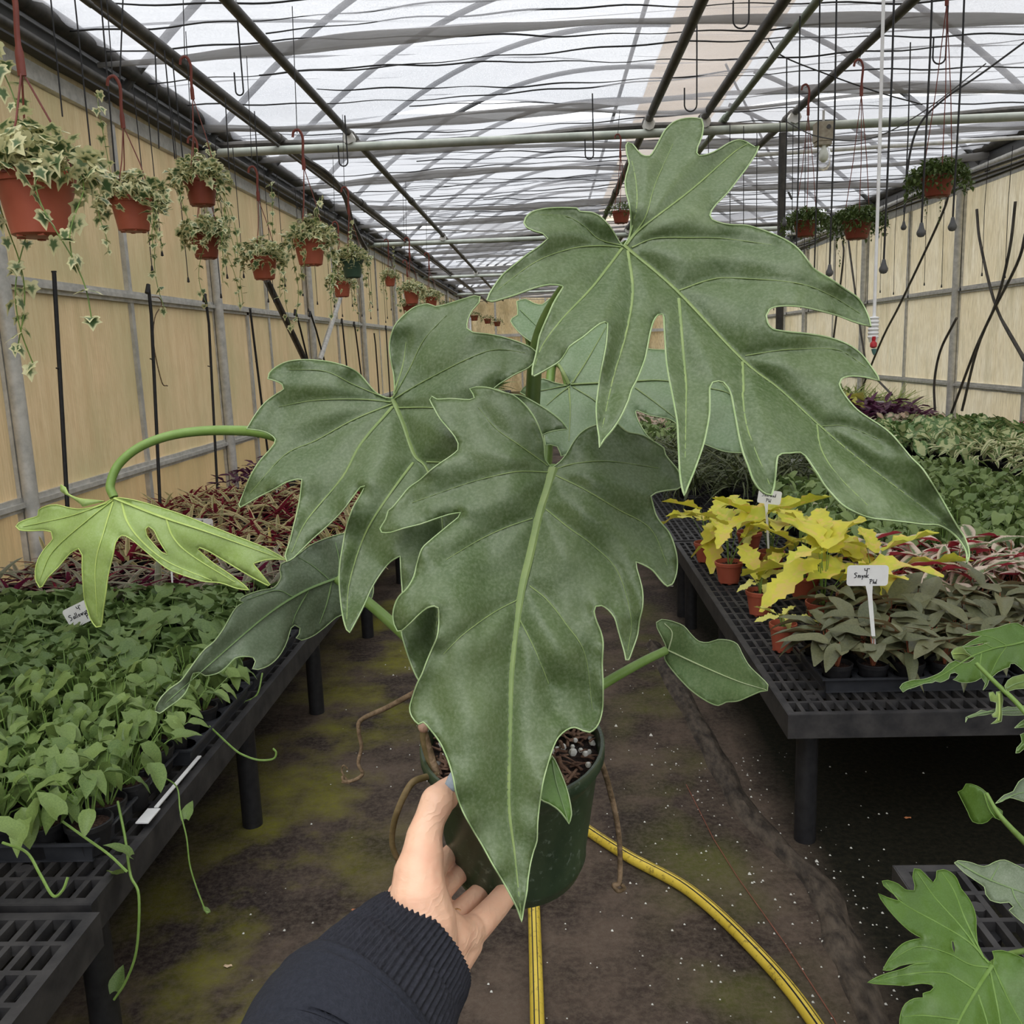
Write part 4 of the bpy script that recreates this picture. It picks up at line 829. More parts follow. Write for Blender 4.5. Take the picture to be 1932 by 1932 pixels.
big_leaf(plantR, 'lobed leaf behind the front one, tips to the brown wall', [L2], V2_, [(742, 755, .80), (660, 1190, .72), (1010, 665, .80)], BL, VM, EM, amp=.012, wave=.026, curl=.012, seed=4.1, fold=.035)
# L3 front
L3 = D_((1100, 588), (1060, 540), (1050, 430), (1020, 340), (985, 270), (930, 200), (860, 145), (800, 130), (750, 112), (700, 100), (640, 98), (600, 108), (620, 140), (628, 165), (600, 175), (540, 172), (480, 168), (400, 172), (370, 155), (358, 175), (380, 220), (420, 290), (470, 350), (510, 400), (530, 440), (528, 480), (480, 520), (420, 560), (360, 605), (300, 660), (230, 710), (180, 770), (130, 830), (105, 850), (90, 900), (55, 960), (65, 980), (120, 980), (200, 955), (300, 930), (400, 895), (480, 870), (545, 860), (530, 890), (480, 930), (420, 980), (360, 1030), (310, 1080), (280, 1170), (260, 1250), (220, 1320), (170, 1370), (145, 1420), (133, 1480), (140, 1540), (160, 1580), (185, 1578), (240, 1530), (290, 1480), (340, 1440), (385, 1428), (408, 1440), (412, 1500), (410, 1560), (400, 1620), (370, 1690), (340, 1760), (310, 1840)) \
 + [(787, 1290), (780, 1310), (773, 1335), (777, 1352)] + H_((610, 110), (640, 98), (680, 140), (740, 220), (790, 330), (820, 430), (840, 530), (880, 640), (940, 750), (1000, 850), (1060, 960), (1120, 1060), (1170, 1150), (1210, 1230), (1238, 1310), (1248, 1240), (1270, 1120), (1275, 1060), (1290, 960), (1310, 880), (1330, 820), (1335, 700), (1350, 570), (1370, 450), (1400, 340), (1430, 250), (1460, 190), (1510, 145), (1560, 130), (1610, 150), (1650, 160), (1690, 130), (1715, 80), (1730, 0)) \
 + D_((1410, 1900), (1405, 1780), (1410, 1650), (1395, 1580), (1370, 1520), (1355, 1460), (1365, 1430), (1400, 1425), (1440, 1450), (1480, 1500), (1500, 1570), (1520, 1640), (1540, 1710), (1548, 1755), (1565, 1755), (1590, 1690), (1620, 1600), (1630, 1520), (1650, 1430), (1650, 1340), (1635, 1270), (1615, 1200), (1610, 1160), (1650, 1175), (1710, 1210), (1760, 1270), (1800, 1308), (1830, 1295), (1855, 1230), (1860, 1140), (1840, 1050), (1810, 980), (1760, 920), (1730, 870), (1710, 800), (1700, 760), (1730, 740), (1800, 725), (1860, 718), (1890, 700), (1895, 680), (1870, 610), (1830, 560), (1790, 510), (1780, 470), (1720, 430), (1650, 390), (1560, 370), (1520, 340), (1490, 310), (1440, 305), (1385, 322), (1320, 345), (1270, 380), (1230, 430), (1190, 500), (1150, 550))
V3 = [(D_((1100, 590), (1065, 720), (1020, 860), (960, 1130), (910, 1350), (870, 1650), (850, 1880)) + H_((1165, 200), (1160, 600), (1195, 900), (1235, 1290)), 25, 2), (D_((1075, 575), (900, 450), (760, 350), (650, 220)), 5, 1.5), (D_((1080, 615), (900, 610), (740, 640), (560, 690), (250, 800)), 5, 1.5), (D_((980, 895), (820, 950), (650, 1030), (450, 1150)), 5, 1.5), (D_((890, 1390), (740, 1470), (560, 1600), (440, 1720)), 4, 1.5),
 (D_((1120, 595), (1250, 560), (1450, 548), (1750, 590)), 5, 1.5), (D_((1125, 635), (1300, 720), (1500, 840), (1700, 960), (1800, 1180)), 5, 1.5), (D_((1065, 840), (1200, 950), (1350, 1060), (1500, 1220), (1580, 1500), (1560, 1700)), 5, 1.5), (D_((965, 1305), (1070, 1390), (1180, 1530), (1300, 1720)) + [(1118, 1340)], 5, 1.5), (D_((900, 1500), (1000, 1700), (1080, 1900)), 3, 1)]
big_leaf(plantR, 'front leaf hanging over the pot, broad pale midrib', [L3], V3, [(1043, 885, .72), (984, 1735, .605), (730, 1000, .70)], BL, VM, EM, amp=.012, wave=.026, curl=.022, seed=7.7, fold=.018, quilt=40)
# L4 young leaf seen from below
L4 = Q_((650, 1318), (600, 1342), (530, 1370), (440, 1382), (380, 1372), (320, 1357), (280, 1360), (220, 1385), (215, 1420), (150, 1440), (105, 1460), (90, 1480), (110, 1500), (170, 1505), (250, 1502), (290, 1510), (300, 1550), (250, 1610), (215, 1670), (200, 1730), (205, 1790), (225, 1825), (240, 1820), (270, 1770), (330, 1710), (400, 1630), (445, 1605), (465, 1640), (465, 1720), (470, 1800), (480, 1900), (495, 1950), (510, 2000), (545, 2050), (572, 2045), (585, 1950), (600, 1850), (612, 1760), (640, 1640), (655, 1570), (690, 1530), (740, 1550), (800, 1600), (860, 1650), (950, 1720), (1050, 1760), (1150, 1790), (1250, 1800), (1340, 1830), (1410, 1840), (1380, 1810), (1300, 1750), (1210, 1690), (1150, 1640), (1118, 1610), (1130, 1600), (1180, 1620), (1280, 1680), (1380, 1740), (1450, 1780), (1520, 1815), (1528, 1810), (1480, 1750), (1440, 1700), (1435, 1690), (1500, 1670), (1560, 1665), (1620, 1670), (1600, 1655), (1500, 1600), (1350, 1540), (1200, 1480), (1050, 1420), (900, 1370), (780, 1335), (700, 1320))
L4h = Q_((840, 1478), (870, 1500), (900, 1560), (950, 1640), (920, 1630), (870, 1580), (830, 1530), (823, 1495))
L4b = Q_((345, 1245), (370, 1260), (385, 1295), (450, 1322), (550, 1332), (590, 1338), (520, 1352), (470, 1366), (455, 1350), (400, 1310), (345, 1280))
V4 = [(Q_((650, 1320), (900, 1420), (1200, 1520), (1590, 1662)), 9, 2), (Q_((690, 1345), (720, 1450), (800, 1560), (950, 1680), (1200, 1785)), 5, 1.5), (Q_((940, 1430), (980, 1540), (1080, 1640), (1330, 1795)), 4, 1.5), (Q_((640, 1330), (500, 1440), (300, 1620), (225, 1780)), 5, 1.5), (Q_((640, 1340), (590, 1500), (540, 1700), (550, 1990)), 4, 1.5), (Q_((610, 1345), (400, 1420), (130, 1480)), 4, 1.5)]
big_leaf(plantR, 'light yellow-green young leaf seen from below on a long arched stalk', [L4, L4h, L4b], V4, [(215, 938, .84), (530, 1050, .80), (185, 1180, .80)], BLy, VMy, VMy, amp=.006, wave=.02, curl=.03, seed=2.2, quilt=40)
# L5 lower left
L5 = E_((1420, 20), (1300, 50), (1180, 100), (1100, 160), (1030, 205), (985, 225), (975, 260), (985, 310), (940, 380), (850, 400), (760, 430), (715, 455), (710, 470), (735, 480), (690, 510), (650, 570), (600, 660), (540, 740), (480, 790), (430, 850), (380, 920), (320, 1000), (250, 1050), (190, 1110), (155, 1170), (150, 1200), (180, 1215), (230, 1180), (300, 1130), (350, 1080), (380, 1010), (400, 950), (440, 942), (480, 965), (560, 950), (620, 910), (680, 850), (740, 838), (800, 845), (815, 870), (795, 920), (830, 925), (900, 900), (960, 850), (1000, 790), (1030, 720), (1050, 650), (1075, 630), (1110, 650), (1105, 690), (1085, 715), (1120, 730), (1200, 700), (1280, 640), (1350, 580), (1400, 560), (1480, 540), (1560, 490), (1595, 420), (1590, 300), (1540, 150), (1480, 50))
V5 = [(E_((1350, 320), (1150, 400), (950, 520), (750, 680), (500, 900), (170, 1190)), 9, 2), (E_((1300, 325), (1200, 240), (1100, 180)), 4, 1.5), (E_((1365, 310), (1370, 200), (1345, 80)), 4, 1.5), (E_((1060, 440), (950, 400), (760, 460)), 4, 1), (E_((1170, 395), (1090, 540), (1060, 620)), 4, 1.5), (E_((1320, 340), (1290, 480), (1240, 620)), 4, 1.5)]
big_leaf(plantR, 'bluish narrow leaf drooping towards the seedling trays', [L5], V5, [(635, 1090, .93), (300, 1330, .80), (700, 1150, .95)], BLb, VM2, EM, amp=.008, wave=.028, curl=.02, seed=5.5, quilt=45)
# L6 behind
L6 = R_((515, 718), (440, 560), (490, 470), (540, 425), (640, 350), (740, 270), (790, 255), (860, 300), (950, 400), (1090, 455), (1220, 465), (1350, 480), (1500, 560), (1620, 700), (1690, 780), (1740, 1030), (1775, 1215), (1650, 1205), (1500, 1150), (1400, 1100), (1310, 1010), (1250, 970), (1180, 955), (1100, 940), (1010, 905), (1000, 915), (1020, 980), (1080, 1080), (1110, 1112), (1060, 1150), (950, 1170), (800, 1170), (600, 1190), (460, 1240), (430, 1170), (380, 1155), (345, 1160), (330, 1060), (300, 900), (250, 830), (160, 775), (180, 745), (260, 690), (330, 675), (400, 700), (500, 722))
V6 = [(R_((530, 716), (740, 705), (1020, 690), (1230, 690), (1600, 755), (1700, 790)), 8, 3), (R_((540, 705), (640, 550), (790, 290)), 6, 2), (R_((520, 730), (440, 790), (350, 870)), 5, 1.5), (R_((500, 722), (320, 760), (200, 770)), 4, 1.5), (R_((515, 740), (525, 900), (515, 1130)), 4, 1.5), (R_((545, 735), (700, 830), (760, 900)), 4, 1.5), (R_((1000, 740), (1150, 850), (1290, 960)), 4, 1.5), (R_((515, 715), (470, 620), (440, 570)), 7, 5)]
big_leaf(plantR, 'paler leaf seen behind the largest leaf', [L6], V6, [(1072, 727, .93), (1400, 740, .90), (1080, 860, .88)], BLp, VM, EM, amp=.008, wave=.025, curl=.02, seed=8.1, quilt=45)
L10 = R_((135, 110), (200, 95), (260, 125), (320, 135), (370, 95), (420, 78), (470, 60), (500, 200), (420, 300), (300, 430), (240, 405), (150, 335), (90, 255), (100, 235), (140, 210))
big_leaf(plantR, 'small pale leaf tip behind the stalks', [L10], [(R_((160, 170), (230, 240), (290, 300)), 3, 1.5)], [(975, 600, 1.0), (1050, 600, 1.0), (1000, 640, .98)], BLp, VM2, EM, amp=.003, wave=.01, seed=1.1)
# L7 small right, L8 furled
L7 = S_((70, 1038), (60, 1000), (20, 920), (18, 895), (45, 880), (100, 890), (160, 915), (200, 960), (240, 995), (290, 1000), (340, 985), (400, 990), (440, 1010), (460, 1050), (500, 1120), (560, 1180), (598, 1220), (595, 1250), (560, 1255), (500, 1280), (440, 1305), (380, 1310), (340, 1328), (280, 1305), (200, 1250), (140, 1190), (90, 1130), (60, 1080))
big_leaf(plantR, 'small oval new leaf over the dark bench', [L7], [(S_((75, 1038), (250, 1120), (440, 1200), (590, 1246)), 5, 1.5), (S_((80, 1040), (100, 950), (60, 900)), 3, 1)], [(1257, 1227, .84), (1447, 1300, .78), (1300, 1170, .83)], BLs, mat('white_vein', (.5, .56, .36), (.4, .48, .25)), EM, amp=.006, wave=.018, curl=.01, seed=3.3)
L8 = H_((1420, 300), (1440, 330), (1480, 420), (1510, 500), (1530, 580), (1540, 660), (1525, 715), (1510, 690), (1460, 630), (1400, 590), (1350, 565), (1340, 500), (1370, 400))
big_leaf(plantR, 'narrow folded leaf against the pot', [L8], [(H_((1425, 330), (1450, 470), (1520, 700)), 4, 1)], [(1040, 1440, .665), (1075, 1550, .655), (1020, 1500, .66)], bigmat('fresh_leaf', (.07, .15, .018), (.09, .18, .03), (.12, .2, .06)), VM2, EM, amp=.004, wave=.008, seed=6.1)
# petioles and stems
def pet(pts, r, name='petiole', m='stem', n=10, parent=None):
    P = spline([at(x, y, d) for x, y, d in pts], 8); R = np.interp(np.linspace(0, 1, len(P)), np.linspace(0, 1, len(r)), r)
    return MB().tube(P, R, n).build(name, m, parent or plantR)
pet([(215, 938, .838), (208, 915, .84), (225, 875, .845), (270, 840, .85), (340, 818, .855), (430, 812, .85), (515, 822, .83), (600, 870, .86), (760, 980, .87), (880, 1180, .85), (930, 1370, .80)], [.0040, .0044, .0050, .0050])
pet([(636, 1092, .93), (697, 1139, .92), (757, 1192, .90), (850, 1280, .86), (920, 1380, .80)], [.0052, .0060, .0065])
pet([(1257, 1227, .84), (1210, 1250, .83), (1140, 1290, .82), (1050, 1350, .80), (990, 1395, .79)], [.0040, .0046, .0050])
pet([(1183, 465, .705), (1110, 500, .75), (1050, 570, .79), (1015, 650, .81), (1005, 760, .82), (1000, 950, .82), (985, 1200, .80), (965, 1395, .785)], [.0050, .0065, .0068, .0070, .0075], m='dstem')
pet([(742, 755, .805), (760, 830, .84), (810, 1000, .85), (890, 1220, .84), (945, 1395, .79)], [.005, .006, .007])
pet([(1043, 885, .725), (1045, 930, .76), (1030, 1100, .79), (990, 1300, .79), (960, 1400, .78)], [.005, .006, .007])
pet([(1072, 727, .935), (1060, 690, .95), (1040, 700, .96), (1030, 900, .92), (985, 1200, .86), (955, 1395, .80)], [.0042, .005, .006])
pet([(975, 610, 1.0), (1000, 660, 1.0), (1010, 900, .95), (990, 1250, .86), (960, 1395, .80)], [.003, .004, .005])
MB().tube(spline([at(x, y, d) for x, y, d in [(940, 1440, .76), (950, 1400, .77), (965, 1330, .78), (975, 1250, .785)]], 6), [.013] * 18 + [.009], 12).build('stem', 'stem', plantR)
# aerial roots
pet([(799, 1372, .745), (800, 1400, .745), (812, 1440, .745), (822, 1462, .74), (800, 1467, .73), (775, 1480, .72), (750, 1530, .72), (740, 1575, .73), (745, 1610, .735), (775, 1660, .75)], [.0030, .0030, .0026, .0022], 'aerial_root', 'root2')
mb = MB(); mb.ball(at(799, 1372, .744), .0048, 6); mb.build('cut_root_end', mat('cut_root', (.45, .28, .2)), plantR)
pet([(830, 1280, .86), (780, 1308, .86), (730, 1335, .87), (682, 1358, .87), (677, 1380, .87), (682, 1410, .875), (676, 1440, .88), (684, 1460, .88), (668, 1472, .88), (650, 1474, .88), (646, 1464, .88)], [.0030, .0024, .0018, .0018, .0014], 'aerial_root', 'root')
pet([(655, 1472, .88), (645, 1455, .88), (648, 1444, .88), (656, 1450, .88)], [.0009, .0008], 'aerial_root', 'root'); pet([(652, 1472, .88), (646, 1476, .88), (660, 1478, .88)], [.0009, .0008], 'aerial_root', 'root')
pet([(1132, 1432, .78), (1145, 1470, .79), (1160, 1530, .80), (1168, 1580, .81), (1170, 1630, .81), (1168, 1665, .81), (1158, 1670, .81), (1166, 1681, .81), (1178, 1676, .81), (1172, 1668, .81)], [.0026, .0024, .0022, .0016], 'aerial_root', 'root')
pet([(800, 1378, .746), (815, 1430, .744), (826, 1466, .74)], [.0028, .0028], 'aerial_root', 'root')
# ================================================================== HAND AND ARM
person = thing('person', "person's bare left hand in a navy ribbed sleeve gripping the green pot from below", 'person', at(700, 1980, .45))
def capsule(mb, a, b, ra, rb, n=14):
    a, b = np.array(a), np.array(b); d = b - a; L_ = np.linalg.norm(d); d /= L_; pts = []; R = []
    for k in range(5): t = math.pi / 2 * k / 5; pts.append(a - d * ra * math.cos(t)); R.append(max(1e-4, ra * math.sin(t)))
    for k in range(5): t = k / 4; pts.append(a + d * L_ * t); R.append(ra + (rb - ra) * t)
    for k in range(4, -1, -1): t = math.pi / 2 * k / 5; pts.append(b + d * rb * math.cos(t)); R.append(max(1e-4, rb * math.sin(t)))
    mb.tube(pts, R, n)
hb = MB()
def chain(js):                                               # (px, py, depth, radius in px)
    for (x, y, d, r), (x2, y2, d2, r2_) in zip(js[:-1], js[1:]): capsule(hb, at(x, y, d), at(x2, y2, d2), r * d / F, r2_ * d2 / F)
chain([(848, 1478, .694), (838, 1492, .692)] and [(849, 1480, .694, 17), (840, 1494, .690, 25), (825, 1513, .680, 33), (811, 1545, .675, 30), (800, 1580, .668, 35), (797, 1615, .66, 41), (790, 1650, .655, 49), (790, 1690, .65, 56), (800, 1740, .65, 62), (800, 1800, .648, 66)])
chain([(838, 1545 - 30, .684, 20), (846, 1508, .688, 20)])
chain([(757, 1690, .660, 28), (768, 1740, .66, 36), (770, 1800, .65, 44)])
chain([(800, 1740, .66, 55), (845, 1770, .672, 48), (872, 1768, .684, 38), (885, 1758, .692, 32)])
chain([(820, 1790, .66, 50), (862, 1806, .675, 34), (884, 1782, .688, 28)]); chain([(820, 1820, .65, 45), (862, 1835, .66, 26)])
# fingers: little finger nearest, then ring, middle and index running back under the pot
chain([(885, 1762, .694, 31), (906, 1742, .705, 28), (934, 1712, .728, 25), (957, 1684, .748, 23), (972, 1655, .768, 21), (985, 1638, .785, 19)])
chain([(836, 1748, .700, 24), (866, 1720, .722, 21.5), (893, 1697, .748, 21), (918, 1674, .775, 20.5), (945, 1655, .800, 19), (965, 1650, .825, 17)])
chain([(822, 1700, .715, 20), (842, 1675, .735, 19), (860, 1655, .760, 18.5), (880, 1636, .787, 18), (912, 1628, .82, 17), (940, 1636, .845, 15)])
chain([(815, 1665, .70, 20), (832, 1628, .745, 18), (860, 1600, .80, 17), (905, 1590, .86, 15)])
me0 = bpy.data.meshes.new('hand_raw'); me0.from_pydata([tuple(v) for v in hb.v], [], hb.f); tmp = bpy.data.objects.new('hand_raw', me0); COL.objects.link(tmp)
rmd = tmp.modifiers.new('r', 'REMESH'); rmd.mode = 'VOXEL'; rmd.voxel_size = .0014; smd = tmp.modifiers.new('s', 'SMOOTH'); smd.factor = .6; smd.iterations = 8
dg = bpy.context.evaluated_depsgraph_get(); me = bpy.data.meshes.new_from_object(tmp.evaluated_get(dg)); bpy.data.objects.remove(tmp)
m, nt, ns, ls, bs, out = nm('skin'); n1 = noise(ns, ls, 22, 4, .6); n2 = noise(ns, ls, 120, 3, .6, stretch=(1, 1, 3)); n3 = noise(ns, ls, 38, 3, .5)
c = mixc(ns, ls, ramp(ns, ls, n1, .35, .65), (.70, .40, .27), (.76, .48, .33)); c = mixc(ns, ls, ramp(ns, ls, n3, .55, .72, 0, .5), c, (.66, .30, .21)); ls.new(c, bs.inputs['Base Color'])
bs.inputs['Roughness'].default_value = .5; bs.inputs['Subsurface Weight'].default_value = .15; bs.inputs['Subsurface Radius'].default_value = (.012, .005, .003); bs.inputs['Subsurface Scale'].default_value = .4
wv = ns.new('ShaderNodeTexWave'); tcn = ns.new('ShaderNodeTexCoord'); mp = ns.new('ShaderNodeMapping'); ls.new(tcn.outputs['Object'], mp.inputs[0]); mp.inputs[2].default_value = (.0, .5, .6)
ls.new(mp.outputs[0], wv.inputs[0]); wv.bands_direction = 'Z'; wv.inputs['Scale'].default_value = 55; wv.inputs['Distortion'].default_value = 9; wv.inputs['Detail Scale'].default_value = 1.4
hgt = math2(ns, ls, 'ADD', math2(ns, ls, 'MULTIPLY', math2(ns, ls, 'POWER', wv.outputs[1], 3.0), ramp(ns, ls, n1, .45, .62, 0, .5)), math2(ns, ls, 'MULTIPLY', n2, .4)); bump(ns, ls, bs, hgt, .35, .0015)
me.transform(Matrix.Translation(-person.location)); me.materials.clear(); me.materials.append(m); me.polygons.foreach_set('use_smooth', [True] * len(me.polygons))
hand = bpy.data.objects.new('hand', me); COL.objects.link(hand); hand.parent = person
# thumb nail: curved plate
nc = np.array(at(857, 1474, .680)); view = (CAMO - nc) / np.linalg.norm(CAMO - nc)
along = at(868, 1450, .68) - at(846, 1494, .68); along /= np.linalg.norm(along); across = np.cross(along, view); across /= np.linalg.norm(across); view = np.cross(across, along)
mb = MB(); V = []
for i in range(7):
    for j in range(7):
        u, v = j / 6 * 2 - 1, i / 6 * 2 - 1; wd = .0058 * math.sqrt(max(.08, 1 - .55 * max(0, v) ** 3 - .2 * max(0, -v) ** 2)); V.append(nc + across * u * wd + along * v * .0075 + view * (-.0022 * u * u - .0006 * v * v))
mb.add(V, [(i * 7 + j, i * 7 + j + 1, (i + 1) * 7 + j + 1, (i + 1) * 7 + j) for i in range(6) for j in range(6)])
nail = mb.build('thumb_nail', mat('grey_blue_nail_polish', (.26, .33, .40), (.36, .42, .48), 200, .22), person); s__ = nail.modifiers.new('t', 'SOLIDIFY'); s__.thickness = .0008
rc_ = at(862, 1722, .683); mb = MB(); mb.tube([rc_ + .0035 * np.array([math.cos(t), .2 * math.sin(t), .8 * math.sin(t)]) for t in np.linspace(.6, 2.6, 9)], .0005, 6); mb.build('thin_ring', mat('gold', (.8, .5, .2), (.7, .45, .2), 10, .25, metal=1), person)
# sleeve
def sleeve(name, path, m, ribs, nring=9, n=240, amp=.0011, open_=True, flare=None):
    P = spline([at(x, y, d) for x, y, d, r in path], nring); R = np.interp(np.linspace(0, 1, len(P)), np.linspace(0, 1, len(path)), [r * d / F for x, y, d, r in path])
    T = np.gradient(P, axis=0); T /= np.linalg.norm(T, axis=1)[:, None]; u = np.cross(T[0], RM @ np.array([0, 0, 1.0])); u /= np.linalg.norm(u); V = []
    for i in range(len(P)):
        u = u - u.dot(T[i]) * T[i]; u /= np.linalg.norm(u); w_ = np.cross(T[i], u)
        for k in range(n):
            a = 2 * math.pi * k / n; rr_ = R[i] * (1 + .012 * mnoise.noise(Vector((3 * math.cos(a), 3 * math.sin(a), i * .35)))) + amp * math.cos(ribs * a)
            V.append(P[i] + rr_ * (math.cos(a) * u + .82 * math.sin(a) * w_))
    mb = MB(); mb.add(V, [(i * n + k, i * n + (k + 1) % n, (i + 1) * n + (k + 1) % n, (i + 1) * n + k) for i in range(len(P) - 1) for k in range(n)])
    o = mb.build(name, m, person, angle=3.1); t = o.modifiers.new('t', 'SOLIDIFY'); t.thickness = .003; t.offset = -1; return o
nv = mat('navy_rib_knit', (.009, .010, .015), (.017, .018, .026), 220, .8, .3); nv2 = mat('navy_jersey', (.010, .012, .019), (.016, .018, .027), 320, .85, .3)
sleeve('sleeve_cuff', [(797, 1778, .655, 119), (775, 1806, .645, 131), (750, 1838, .635, 143), (722, 1878, .62, 158), (690, 1925, .605, 172)], nv, 70, 8, 560)
sleeve('sleeve', [(703, 1905, .608, 172), (675, 1945, .595, 192), (640, 2010, .57, 205), (590, 2120, .53, 215), (480, 2380, .42, 225)], nv2, 1, 8, 90, 0)
MB().tube([at(x, y, d) for x, y, d in [(650, 2000, .57), (600, 2100, .54)]], .03, 16).build('forearm', m if False else 'black', person)
# ================================================================== NEIGHBOURING PLANTS, LOWER RIGHT
tray(.83, 1.11, .95, 1.53, 'empty black tray in the corner under the lobed leaves', 3, 5)
tr_ = bpy.data.objects
pR = thing('lobed_leaf_plant', 'deep green deeply lobed plant on the lowest corner bench', 'plant', (1.02, 1.12, BH))
mesh_obj('pot', pot_mesh('black', .06, .1, 'black')[0], pR); mesh_obj('soil', pot_mesh('black', .06, .1, 'black')[1], pR)
F1 = F_((1720, 1165), (1660, 1110), (1620, 1040), (1605, 940), (1600, 820), (1560, 720), (1500, 640), (1470, 570), (1430, 530), (1380, 510), (1335, 520), (1330, 570), (1310, 600), (1270, 560), (1220, 510), (1180, 505), (1170, 560), (1185, 620), (1180, 655), (1120, 650), (1070, 610), (1000, 585), (960, 590), (970, 620), (1040, 680), (1100, 730), (1060, 722), (990, 700), (935, 675), (950, 710), (1000, 780), (1080, 870), (1160, 940), (1240, 985), (1180, 990), (1100, 1020), (1030, 1090), (990, 1150), (965, 1200), (1020, 1200), (1080, 1170), (1180, 1152), (1285, 1150), (1180, 1160), (1100, 1192), (1000, 1220), (920, 1250), (860, 1285), (930, 1295), (1030, 1300), (1130, 1305), (1230, 1290), (1300, 1300), (1315, 1320), (1290, 1345), (1240, 1360), (1240, 1390), (1180, 1395), (1120, 1430), (1090, 1490), (1080, 1569), (1100, 1640), (1200, 1800), (1500, 2000), (1900, 2000), (2100, 1700), (2150, 1350), (2050, 1180), (1932, 1120), (1850, 1085), (1780, 1065), (1715, 1070), (1728, 1110))
F1v = [(F_((1715, 1165), (1620, 1310), (1500, 1520), (1400, 1750)), 8, 3), (F_((1690, 1180), (1560, 1160), (1400, 1080), (1200, 1040), (1010, 1140)), 4, 1.5), (F_((1600, 1335), (1480, 1260), (1380, 1215), (1150, 1225), (900, 1280)), 4, 1.5), (F_((1690, 1150), (1560, 1010), (1350, 880), (1100, 740), (985, 600)), 4, 1.5), (F_((1660, 1120), (1500, 900), (1320, 700), (1200, 530)), 4, 1.5), (F_((1650, 1100), (1530, 850), (1450, 650), (1370, 530)), 4, 1.5), (F_((1620, 1370), (1680, 1560), (1700, 1700)), 4, 1.5), (F_((1700, 1200), (1760, 1500), (1800, 1800)), 4, 2), (F_((1725, 1180), (1850, 1450), (2000, 1700)), 4, 2), (F_((1500, 1540), (1250, 1510), (1100, 1520)), 4, 1.5)]
big_leaf(pR, 'large glossy lobed leaf', [F1, F_((1435, 1000), (1450, 1005), (1462, 1050), (1456, 1085), (1440, 1050)), F_((1190, 1133), (1260, 1128), (1350, 1140), (1400, 1160), (1340, 1156), (1240, 1150))][:2], F1v, [(1873, 1820, 1.18), (1640, 1855, 1.15), (1680, 1680, 1.25)], BLd, VMd, VMd, amp=.010, wave=.03, curl=.02, seed=9.4, quilt=40)
F2 = F_((1455, 465), (1480, 450), (1560, 460), (1660, 490), (1740, 455), (1800, 445), (1880, 480), (1960, 520), (2100, 600), (2150, 800), (2100, 1000), (1932, 880), (1870, 830), (1830, 790), (1860, 765), (1830, 735), (1770, 740), (1700, 720), (1670, 680), (1660, 630), (1590, 580), (1520, 530))
big_leaf(pR, 'bluish leaf over the empty tray', [F2], [(F_((1475, 460), (1650, 560), (1850, 640), (2080, 720)), 5, 2), (F_((1700, 590), (1760, 480)), 3, 1), (F_((1850, 640), (1880, 720), (1980, 850)), 3, 1)], [(1800, 1630, 1.30), (1932, 1640, 1.27), (1932, 1740, 1.22)], BLb, VM2, EM, amp=.006, wave=.02, seed=3.9)
F3 = T_((1530, 1270), (1560, 1255), (1580, 1220), (1640, 1230), (1700, 1270), (1750, 1350), (1800, 1385), (1800, 1420), (1785, 1440), (1740, 1420), (1710, 1450), (1680, 1462), (1620, 1450), (1590, 1390), (1560, 1330))
big_leaf(pR, 'small dull leaf behind a stalk', [F3], [(T_((1690, 1280), (1720, 1370), (1760, 1430)), 4, 2)], [(1820, 1500, 1.55), (1890, 1530, 1.5), (1850, 1550, 1.52)], BLd, VMd, VMd, amp=.004, wave=.015, seed=2.9)
pet([(1862, 1498, 1.50), (1880, 1530, 1.45), (1905, 1560, 1.4), (1945, 1600, 1.3)], [.003, .005], parent=pR); pet([(1873, 1818, 1.185), (1905, 1800, 1.25), (1960, 1790, 1.3)], [.004, .004], parent=pR)
F5 = [(1878, 1516), (1895, 1500), (1912, 1493), (1922, 1475), (1945, 1465), (1990, 1480), (1990, 1530), (1930, 1512), (1905, 1505), (1890, 1512)]
big_leaf(pR, 'leaf tip at the frame edge above the tray', [F5], [([(1885, 1512), (1930, 1495), (1980, 1500)], 3, 1)], [(1880, 1515, 1.5), (1980, 1480, 1.5), (1930, 1540, 1.45)], BLb, VM2, EM, amp=.003, wave=.01, seed=2.5)
pG = thing('drooping_leaf_plant', 'dark green lobed leaves on pale stalks drooping over the grating edge', 'plant', (1.42, 2.2, BH + .12))
G1 = G_((305, 950), (340, 900), (450, 860), (600, 845), (730, 800), (820, 750), (900, 660), (980, 620), (1060, 650), (1150, 640), (1220, 590), (1120, 520), (1080, 460), (1200, 450), (1300, 430), (1400, 400), (1250, 420), (1060, 460), (1180, 380), (1300, 320), (1180, 315), (1070, 312), (1200, 280), (1350, 245), (1500, 215), (1640, 170), (1740, 165), (1816, 210), (1950, 260), (2050, 500), (2000, 700), (1816, 750), (1760, 700), (1700, 655), (1650, 660), (1640, 700), (1580, 720), (1500, 760), (1440, 810), (1390, 860), (1370, 920), (1330, 970), (1318, 980), (1345, 900), (1300, 830), (1230, 870), (1120, 890), (1030, 880), (950, 850), (990, 830), (1020, 790), (980, 765), (920, 780), (900, 840), (800, 885), (740, 870), (700, 890), (600, 900), (500, 940), (400, 970), (345, 1005))
big_leaf(pG, 'broad drooping lobed leaf', [G1], [(G_((1950, 350), (1700, 420), (1450, 470), (1200, 560), (1000, 680), (750, 830), (330, 960)), 6, 1.5), (G_((1600, 430), (1400, 330), (1150, 310)), 3, 1), (G_((1450, 470), (1300, 400), (1200, 400)), 3, 1), (G_((1600, 450), (1500, 600), (1400, 800)), 3, 1), (G_((1300, 520), (1280, 700), (1300, 820)), 3, 1)], [(1700, 1300, 1.92), (1932, 1200, 1.98), (1900, 1290, 1.92)], BLd, VMd, EM, amp=.012, wave=.05, seed=4.4, quilt=25, step=7)
